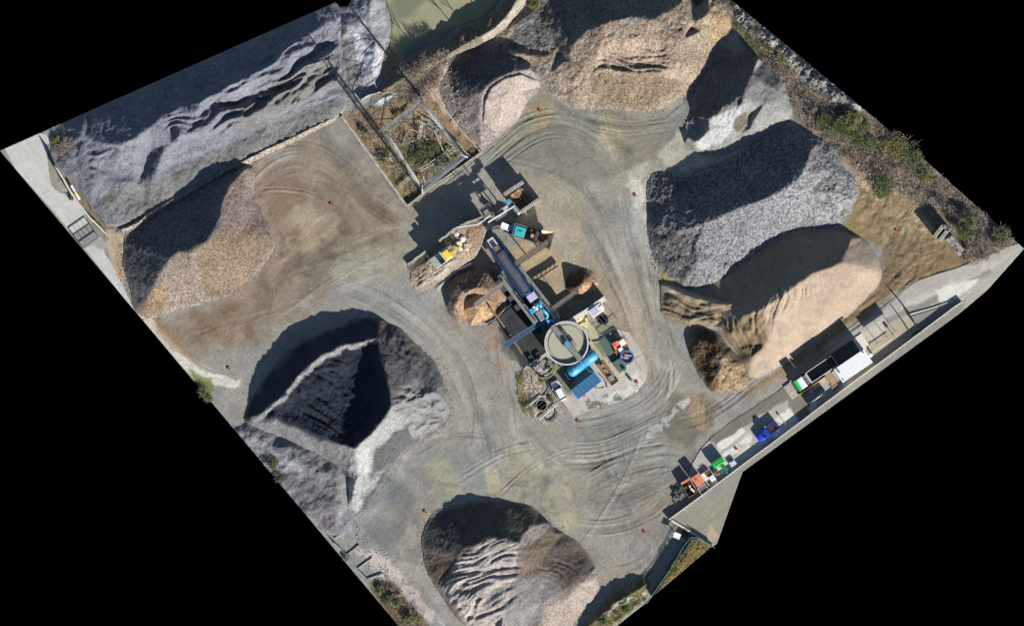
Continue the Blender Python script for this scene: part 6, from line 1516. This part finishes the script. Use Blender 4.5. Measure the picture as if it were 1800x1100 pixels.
# ================================================================== plants
def ground_z(px, py, default=.05):
    """height of the land under a photo pixel (ray cast on what has been built)"""
    x, y = W(px, py); dg = bpy.context.evaluated_depsgraph_get()
    hit, loc, *_ = scene.ray_cast(dg, Vector((x, y, 60)), Vector((0, 0, -1)))
    return loc.z if hit else default
bpy.context.view_layer.update()
def twig_mesh(rs, R, H, n, w=.05, spread=1.0):
    """many thin upright flat slivers in three dimensions: bare brush"""
    v = []; f = []
    for k in range(n):
        a = rs.uniform(0, 6.283); r = R * math.sqrt(rs.random()) * .8
        x, y = math.cos(a) * r, math.sin(a) * r; z = rs.uniform(0, H * .5)
        t = rs.uniform(0, 6.283); l = rs.uniform(.25, .7) * R; e = rs.uniform(.1, .9)
        d = Vector((math.cos(t) * l * spread, math.sin(t) * l * spread, e * H * .6)); n_ = Vector((-math.sin(t), math.cos(t), rs.uniform(-.4, .4))) * w
        p = Vector((x, y, z)); q = p + d; b = len(v)
        v += [p - n_, p + n_, q]; f.append((b, b + 1, b + 2))
        for _ in range(2):
            s_ = p + d * rs.uniform(.3, .8); d2 = Vector((d.x * .4 + rs.uniform(-.4, .4) * R * .5, d.y * .4 + rs.uniform(-.4, .4) * R * .5, d.z * .4)); b = len(v)
            v += [s_ - n_ * .7, s_ + n_ * .7, s_ + d2]; f.append((b, b + 1, b + 2))
    return v, f
def leaf_mesh(rs, R, H, n, s=.12):
    v = []; f = []; blobs = [(rs.uniform(-.6, .6) * R, rs.uniform(-.6, .6) * R, rs.uniform(.3, .8) * H, rs.uniform(.3, .6) * R) for _ in range(7)]
    for k in range(n):
        bx, by, bz, br_ = rs.choice(blobs); u = Vector((rs.gauss(0, 1), rs.gauss(0, 1), rs.gauss(0, 1))).normalized() * br_ * rs.uniform(.5, 1)
        c = Vector((bx, by, bz)) + u; c.z = max(.05, min(c.z, H * 1.1)); a = Vector((rs.uniform(-1, 1), rs.uniform(-1, 1), rs.uniform(-.5, .5))).normalized() * s * rs.uniform(.6, 1.5)
        d = Vector((rs.uniform(-1, 1), rs.uniform(-1, 1), rs.uniform(-.5, .5))).normalized() * s; b = len(v)
        v += [c - a, c + d, c + a, c - d]; f.append((b, b + 1, b + 2, b + 3))
    return v, f
def mesh_obj(name, v, f, mat, parent=None):
    me = bpy.data.meshes.new(name); me.from_pydata(v, [], f); me.materials.append(mat); o = bpy.data.objects.new(name, me); col.objects.link(o)
    if parent: o.parent = parent
    return o
def shrub(px, py, R, H, label, leaf=m_leaf, n=700, cat='shrub', twigs=True, group=None, seed=None):
    rs = random.Random(seed or int(px * 7 + py)); o = thing('shrub', label, cat, px, py, (1, 0), ground_z(px, py) - .05, group)
    v, f = leaf_mesh(rs, R, H, n); mesh_obj('foliage', v, f, leaf, o)
    if twigs: v, f = twig_mesh(rs, R, H, int(40 + R * 25)); mesh_obj('branches', v, f, m_twig, o)
    return o
def brush_patch(name, poly, dens, mats, seed, R=1.0, H=1.0, minz=None):
    """brambles over an area: one object of loose twig clumps"""
    rs = random.Random(seed); xs = [p[0] for p in poly]; ys = [p[1] for p in poly]; n = int((max(xs) - min(xs)) * (max(ys) - min(ys)) * dens)
    V = [[], []]; F = [[], []]; X = np.array([rs.uniform(min(xs), max(xs)) for _ in range(n)]); Y = np.array([rs.uniform(min(ys), max(ys)) for _ in range(n)])
    ok = inside(X, Y, poly) & inside(X, Y, OUT) & (nearest(X, Y, OUT)[0] > 5)
    nz = fbm(X, Y, 26, 3, seed)
    for x, y, k, d in zip(X, Y, ok, nz):
        if not k or d < -.35: continue
        m = 0 if rs.random() < .5 + d * .5 else 1
        h = H * (1 + d) * rs.uniform(.5, 1.3); v, f = twig_mesh(rs, R * rs.uniform(.6, 1.3), h, 26, .035)
        c = Vector((*W(x, y), ground_z(x, y) - .05)); b = len(V[m]); V[m] += [c + Vector(q) for q in v]; F[m] += [tuple(i + b for i in g_) for g_ in f]
    me = bpy.data.meshes.new(name); nn = len(V[0]); me.from_pydata(V[0] + V[1], [], F[0] + [tuple(i + nn for i in g_) for g_ in F[1]])
    me.materials.append(mats[0]); me.materials.append(mats[1]); me.polygons.foreach_set('material_index', [0] * len(F[0]) + [1] * len(F[1]))
    o = bpy.data.objects.new(name, me); col.objects.link(o); tag(o, kind='stuff'); return o
EAST = [(1335, 75), (1370, 95), (1420, 150), (1490, 195), (1545, 215), (1617, 276), (1700, 350), (1785, 425), (1702, 462), (1701, 425), (1672, 388), (1630, 372), (1600, 350), (1560, 318), (1510, 300), (1475, 262), (1420, 225), (1400, 205), (1385, 160), (1350, 110)]
brush_patch('brambles', EAST, .050, (m_twig, m_twigp), 3, 1.0, 1.1)
brush_patch('brambles', [(1640, 350), (1700, 380), (1785, 425), (1702, 466), (1703, 440), (1690, 400)], .05, (m_twig, m_twigp), 6, 1.2, 1.6)
brush_patch('brambles', [(620, 200), (745, 160), (835, 265), (722, 350), (650, 270)], .018, (m_twigp, m_twig), 5, .8, .8)
brush_patch('brambles', [(700, 120), (745, 95), (790, 90), (775, 140), (745, 175), (700, 170)], .05, (m_twig, m_twigp), 9, 1.0, 1.2)
brush_patch('brambles', [(1285, 0), (1300, 0), (1350, 70), (1345, 110), (1310, 80), (1270, 10)], .05, (m_twig, m_leaf), 12, .8, .9)
brush_patch('brambles', [(640, 1030), (690, 1025), (755, 1105), (712, 1105)], .04, (m_twig, m_dry), 13, .8, .8)
brush_patch('brambles', [(88, 240), (120, 232), (135, 260), (105, 275)], .05, (m_twig, m_twigp), 15, .8, .8)
brush_patch('weeds', [(1137, 1054), (1206, 950), (1250, 961)], .10, (m_leaf2, m_dry), 17, .35, .25)
brush_patch('weeds', [(1040, 1100), (1140, 1030), (1140, 1052), (1072, 1105)], .12, (m_leaf2, m_leaf), 18, .4, .3)
brush_patch('weeds', [(905, 655), (918, 650), (925, 700), (940, 735), (920, 725), (908, 700)], .10, (m_leaf2, m_dry), 19, .3, .2)
SH = [(1462, 222, 2.4, 1.8, 'round green bramble shrub beside the grey heap end', m_leaf), (1490, 228, 2.8, 2.0, 'large dark green shrub in the middle of the right bank', m_leaf), (1516, 238, 2.6, 1.9, 'wide green shrub right of the largest one on the bank', m_leaf), (1500, 212, 1.8, 1.3, 'olive shrub near the cut edge of the right bank', m_leaf2),
      (1585, 262, 2.4, 1.6, 'olive green shrub at the right cut edge above the orange grass', m_leaf2), (1566, 252, 1.8, 1.2, 'small olive shrub just left of the edge shrub', m_leaf2), (1604, 285, 2.0, 1.4, 'bright green low shrub hugging the right cut edge', m_leaf), (1555, 330, 2.2, 1.5, 'dark green shrub above the pale rubble on the right', m_leaf), (1630, 312, 2.0, 1.4, 'mixed green shrub halfway down the right cut edge', m_leaf2),
      (1700, 385, 2.2, 2.2, 'dark green shrub behind the white block stacks', m_leaf), (1699, 410, 1.8, 2.0, 'narrow dark shrub just right of the lower block group', m_leaf), (1762, 412, 2.0, 1.5, 'green shrub near the road end at the far right', m_leaf), (1352, 82, 1.4, .9, 'mossy yellow-green shrub below the pale rock outcrop', m_leaf2), (1372, 100, 1.6, 1.0, 'yellow-green shrub on the edge of the rock outcrop', m_leaf2),
      (740, 270, 2.0, 1.2, 'dark green ivy clump in the centre of the pylon plot', m_leaf), (760, 262, 1.8, 1.2, 'green clump under the right side of the pylon', m_leaf), (712, 290, 1.9, 1.0, 'green clump at the lower left inside the pylon plot', m_leaf), (672, 278, 1.3, 1.0, 'small green clump by the left wall of the pylon plot', m_leaf), (775, 285, 1.8, 1.1, 'grey-green clump at the lower right of the pylon plot', m_leaf), (640, 228, 1.0, .8, 'small bush at the upper left of the pylon plot', m_leaf), (700, 202, 1.2, .8, 'mustard coloured bush at the top of the pylon plot', m_leaf2), (728, 306, 1.4, .9, 'olive clump near the lower wall of the pylon plot', m_leaf2),
      (358, 688, 1.4, 1.0, 'green bush at the left cut edge above the spoil bank', m_leaf), (366, 700, 1.0, .8, 'small olive bush just below the left edge bush', m_leaf2), (478, 815, 1.4, 1.0, 'green bush at the left cut edge beside the spoil bank', m_leaf), (490, 838, 1.2, .8, 'small green bush on the edge below the spoil bank bush', m_leaf), (690, 1055, 1.8, 1.2, 'green bush in the lower left corner strip', m_leaf), (725, 1085, 1.8, 1.1, 'olive bush at the very bottom left of the surveyed area', m_leaf2), (672, 1035, 1.3, 1.0, 'brownish green bush just below the lowest bay', m_leaf2), (608, 978, .9, .6, 'tiny bush beside the turquoise fence', m_leaf),
      (97, 247, .9, .8, 'small light green bush at the top of the left wall', m_leaf2), (126, 348, .7, .5, 'weed tuft beside the warning board', m_leaf2), (1102, 1070, 1.0, .6, 'green tuft midway along the bottom bank', m_leaf), (1060, 1092, 1.1, .7, 'green tuft at the lower end of the bottom bank', m_leaf), (940, 8, 1.6, .9, 'yellow-green bush behind the big tan heap at the top', m_leaf2), (1225, 4, 1.1, .8, 'green bush on the top edge of the big tan heap', m_leaf), (1204, 938, .8, .6, 'green bush beside the white information board', m_leaf), (968, 700, .8, .4, 'green weed patch between sump and white car', m_leaf), (956, 668, .9, .5, 'pale olive weed patch by the pipe loop', m_leaf2)]
for x, y, R_, H_, t, mt in SH:
    if 1440 < x < 1620: R_ *= 1.35
    shrub(x, y, R_, H_, t, mt, n=int(260 + R_ * R_ * 190))
# bare trees
def bare_tree(px, py, H, label, mat=m_twig, seed=1, lean=(0, 0), spread=.5):
    rs = random.Random(seed); o = thing('bare_tree', label, 'bare tree', px, py, (1, 0), ground_z(px, py) - .1)
    tr = MB(); bm = MB()
    def grow(m, p, d, l, r, dep):
        q = p + d * l; m.cyl(p, q, r, r * .65, 5 if dep > 1 else 3, cap=False)
        if dep == 0: return
        for k in range(3 if dep > 1 else 4):
            nd = (d + Vector((rs.uniform(-1, 1), rs.uniform(-1, 1), rs.uniform(-.3, .6))) * spread * 1.2).normalized()
            grow(bm, p + d * l * rs.uniform(.5, 1), nd, l * rs.uniform(.55, .8), r * .55, dep - 1)
    grow(tr, Vector((0, 0, 0)), Vector((lean[0], lean[1], 1)).normalized(), H * .35, .11, 4)
    tr.build('trunk', mat, o); bm.build('branches', mat, o); return o
for i, (x, y, h, t, mt) in enumerate([(836, 70, 3.6, 'dry tan bare tree on the pond bank crest', m_twigp), (815, 70, 5.5, 'dark bare tree casting shadow on the pond', m_twig), (745, 105, 5.0, 'dark bare tree at the lower left shore of the pond', m_twig), (725, 118, 4.4, 'thin bare tree beside the pond corner', m_twig), (762, 116, 3.6, 'grey bushy bare tree left of the shade-darkened gravel heap', m_twigp), (862, 45, 4.4, 'bare tree on the bank left of the big tan heap', m_twig), (1426, 195, 4.0, 'pale grey bare tree beside the grey dusty heap', m_twigp), (1555, 275, 3.4, 'pale straw-coloured bare tree on the right bank', m_twigp), (688, 258, 3.0, 'small bare tree inside the left of the pylon plot', m_twigp), (800, 300, 2.4, 'low bare bush by the lower right wall of the pylon plot', m_twigp), (590, 35, 4.0, 'bare tree at the top edge between dune heap and grey bank', m_twig), (1735, 398, 3.6, 'reddish bare tree at the far right above the road', m_twig), (1650, 350, 3.0, 'bare tree behind the white block stacks near the cut edge', m_twig)]):
    bare_tree(x, y, h, t, mt, 20 + i)
# loose stones round the heaps and on the bank (nobody could count them)
def scatter(name, spots, seed, mat):
    rs = random.Random(seed); b = MB()
    for (poly, n, s0, s1) in spots:
        xs = [p[0] for p in poly]; ys = [p[1] for p in poly]; k = 0
        while k < n:
            x, y = rs.uniform(min(xs), max(xs)), rs.uniform(min(ys), max(ys)); k += 1
            if not inside(np.array([x]), np.array([y]), poly)[0] or not inside(np.array([x]), np.array([y]), OUT)[0]: continue
            z = ground_z(x, y); s = rs.uniform(s0, s1); X, Y = W(x, y); b.box(X, Y, z - .03, s * rs.uniform(.7, 1.4), s, s * .7, rs.uniform(0, 3), top=rs.uniform(.4, .8))
    return tag(b.build(name, mat), kind='stuff')
scatter('loose_stones', [([(1138, 380), (1165, 490), (1240, 515), (1350, 440), (1520, 380), (1520, 400), (1340, 452), (1240, 520), (1150, 500), (1132, 400)], 500, .12, .35),
   ([(1360, 130), (1400, 160), (1480, 260), (1560, 320), (1540, 330), (1460, 270), (1370, 160)], 260, .15, .5)], 3, mat_plain('loose_grey_stone', (.24, .24, .25), .9, 0, .4, 3))
scatter('loose_stones', [([(960, 175), (1140, 202), (1230, 150), (1240, 165), (1145, 212), (990, 198)], 320, .10, .24), ([(215, 430), (222, 540), (250, 562), (205, 500), (205, 440)], 200, .10, .22), ([(600, 930), (640, 925), (740, 1040), (700, 1060), (640, 990)], 300, .10, .3),
   ([(1500, 300), (1600, 360), (1640, 400), (1620, 410), (1540, 345), (1500, 330)], 300, .08, .25), ([(750, 120), (790, 100), (845, 265), (835, 265)], 200, .12, .3)], 4, mat_plain('loose_tan_stone', (.36, .31, .26), .9, 0, .35, 3))

# stones that rolled off the heaps
toe_m = {}
for nm, (poly, rgb) in list(HEAPS.items()):
    if 'gravel_heap' not in nm and 'stone' not in nm and 'soil' not in nm and 'rubble' not in nm: continue
    rs = random.Random(len(nm)); b = MB(); n = len(poly)
    for k in range(int(n * 2.4)):
        p = poly[rs.randrange(n)]; cx = sum(q[0] for q in poly) / n; cy = sum(q[1] for q in poly) / n
        d = math.hypot(p[0] - cx, p[1] - cy); w = abs(rs.gauss(0, 6)) * max(0, float(fbm(np.float64(p[0]), np.float64(p[1]), 30, 2, 4)) + .5) - .5; x = p[0] + (p[0] - cx) / d * w + rs.uniform(-3, 3); y = p[1] + (p[1] - cy) / d * w + rs.uniform(-3, 3)
        if not (-1 < y < 1101) or not inside(np.array([x]), np.array([y]), OUT)[0]: continue
        s = rs.uniform(.06, .17); X, Y = W(x, y); b.box(X, Y, .02, s * rs.uniform(.7, 1.5), s, s * .6, rs.uniform(0, 3), top=.6)
    if b.v:
        tag(b.build('loose_stones', mat_plain('stone_' + nm, tuple(min(c * 1.5 + .03, .5) for c in rgb), .9, 0, .5, 3)), kind='stuff')
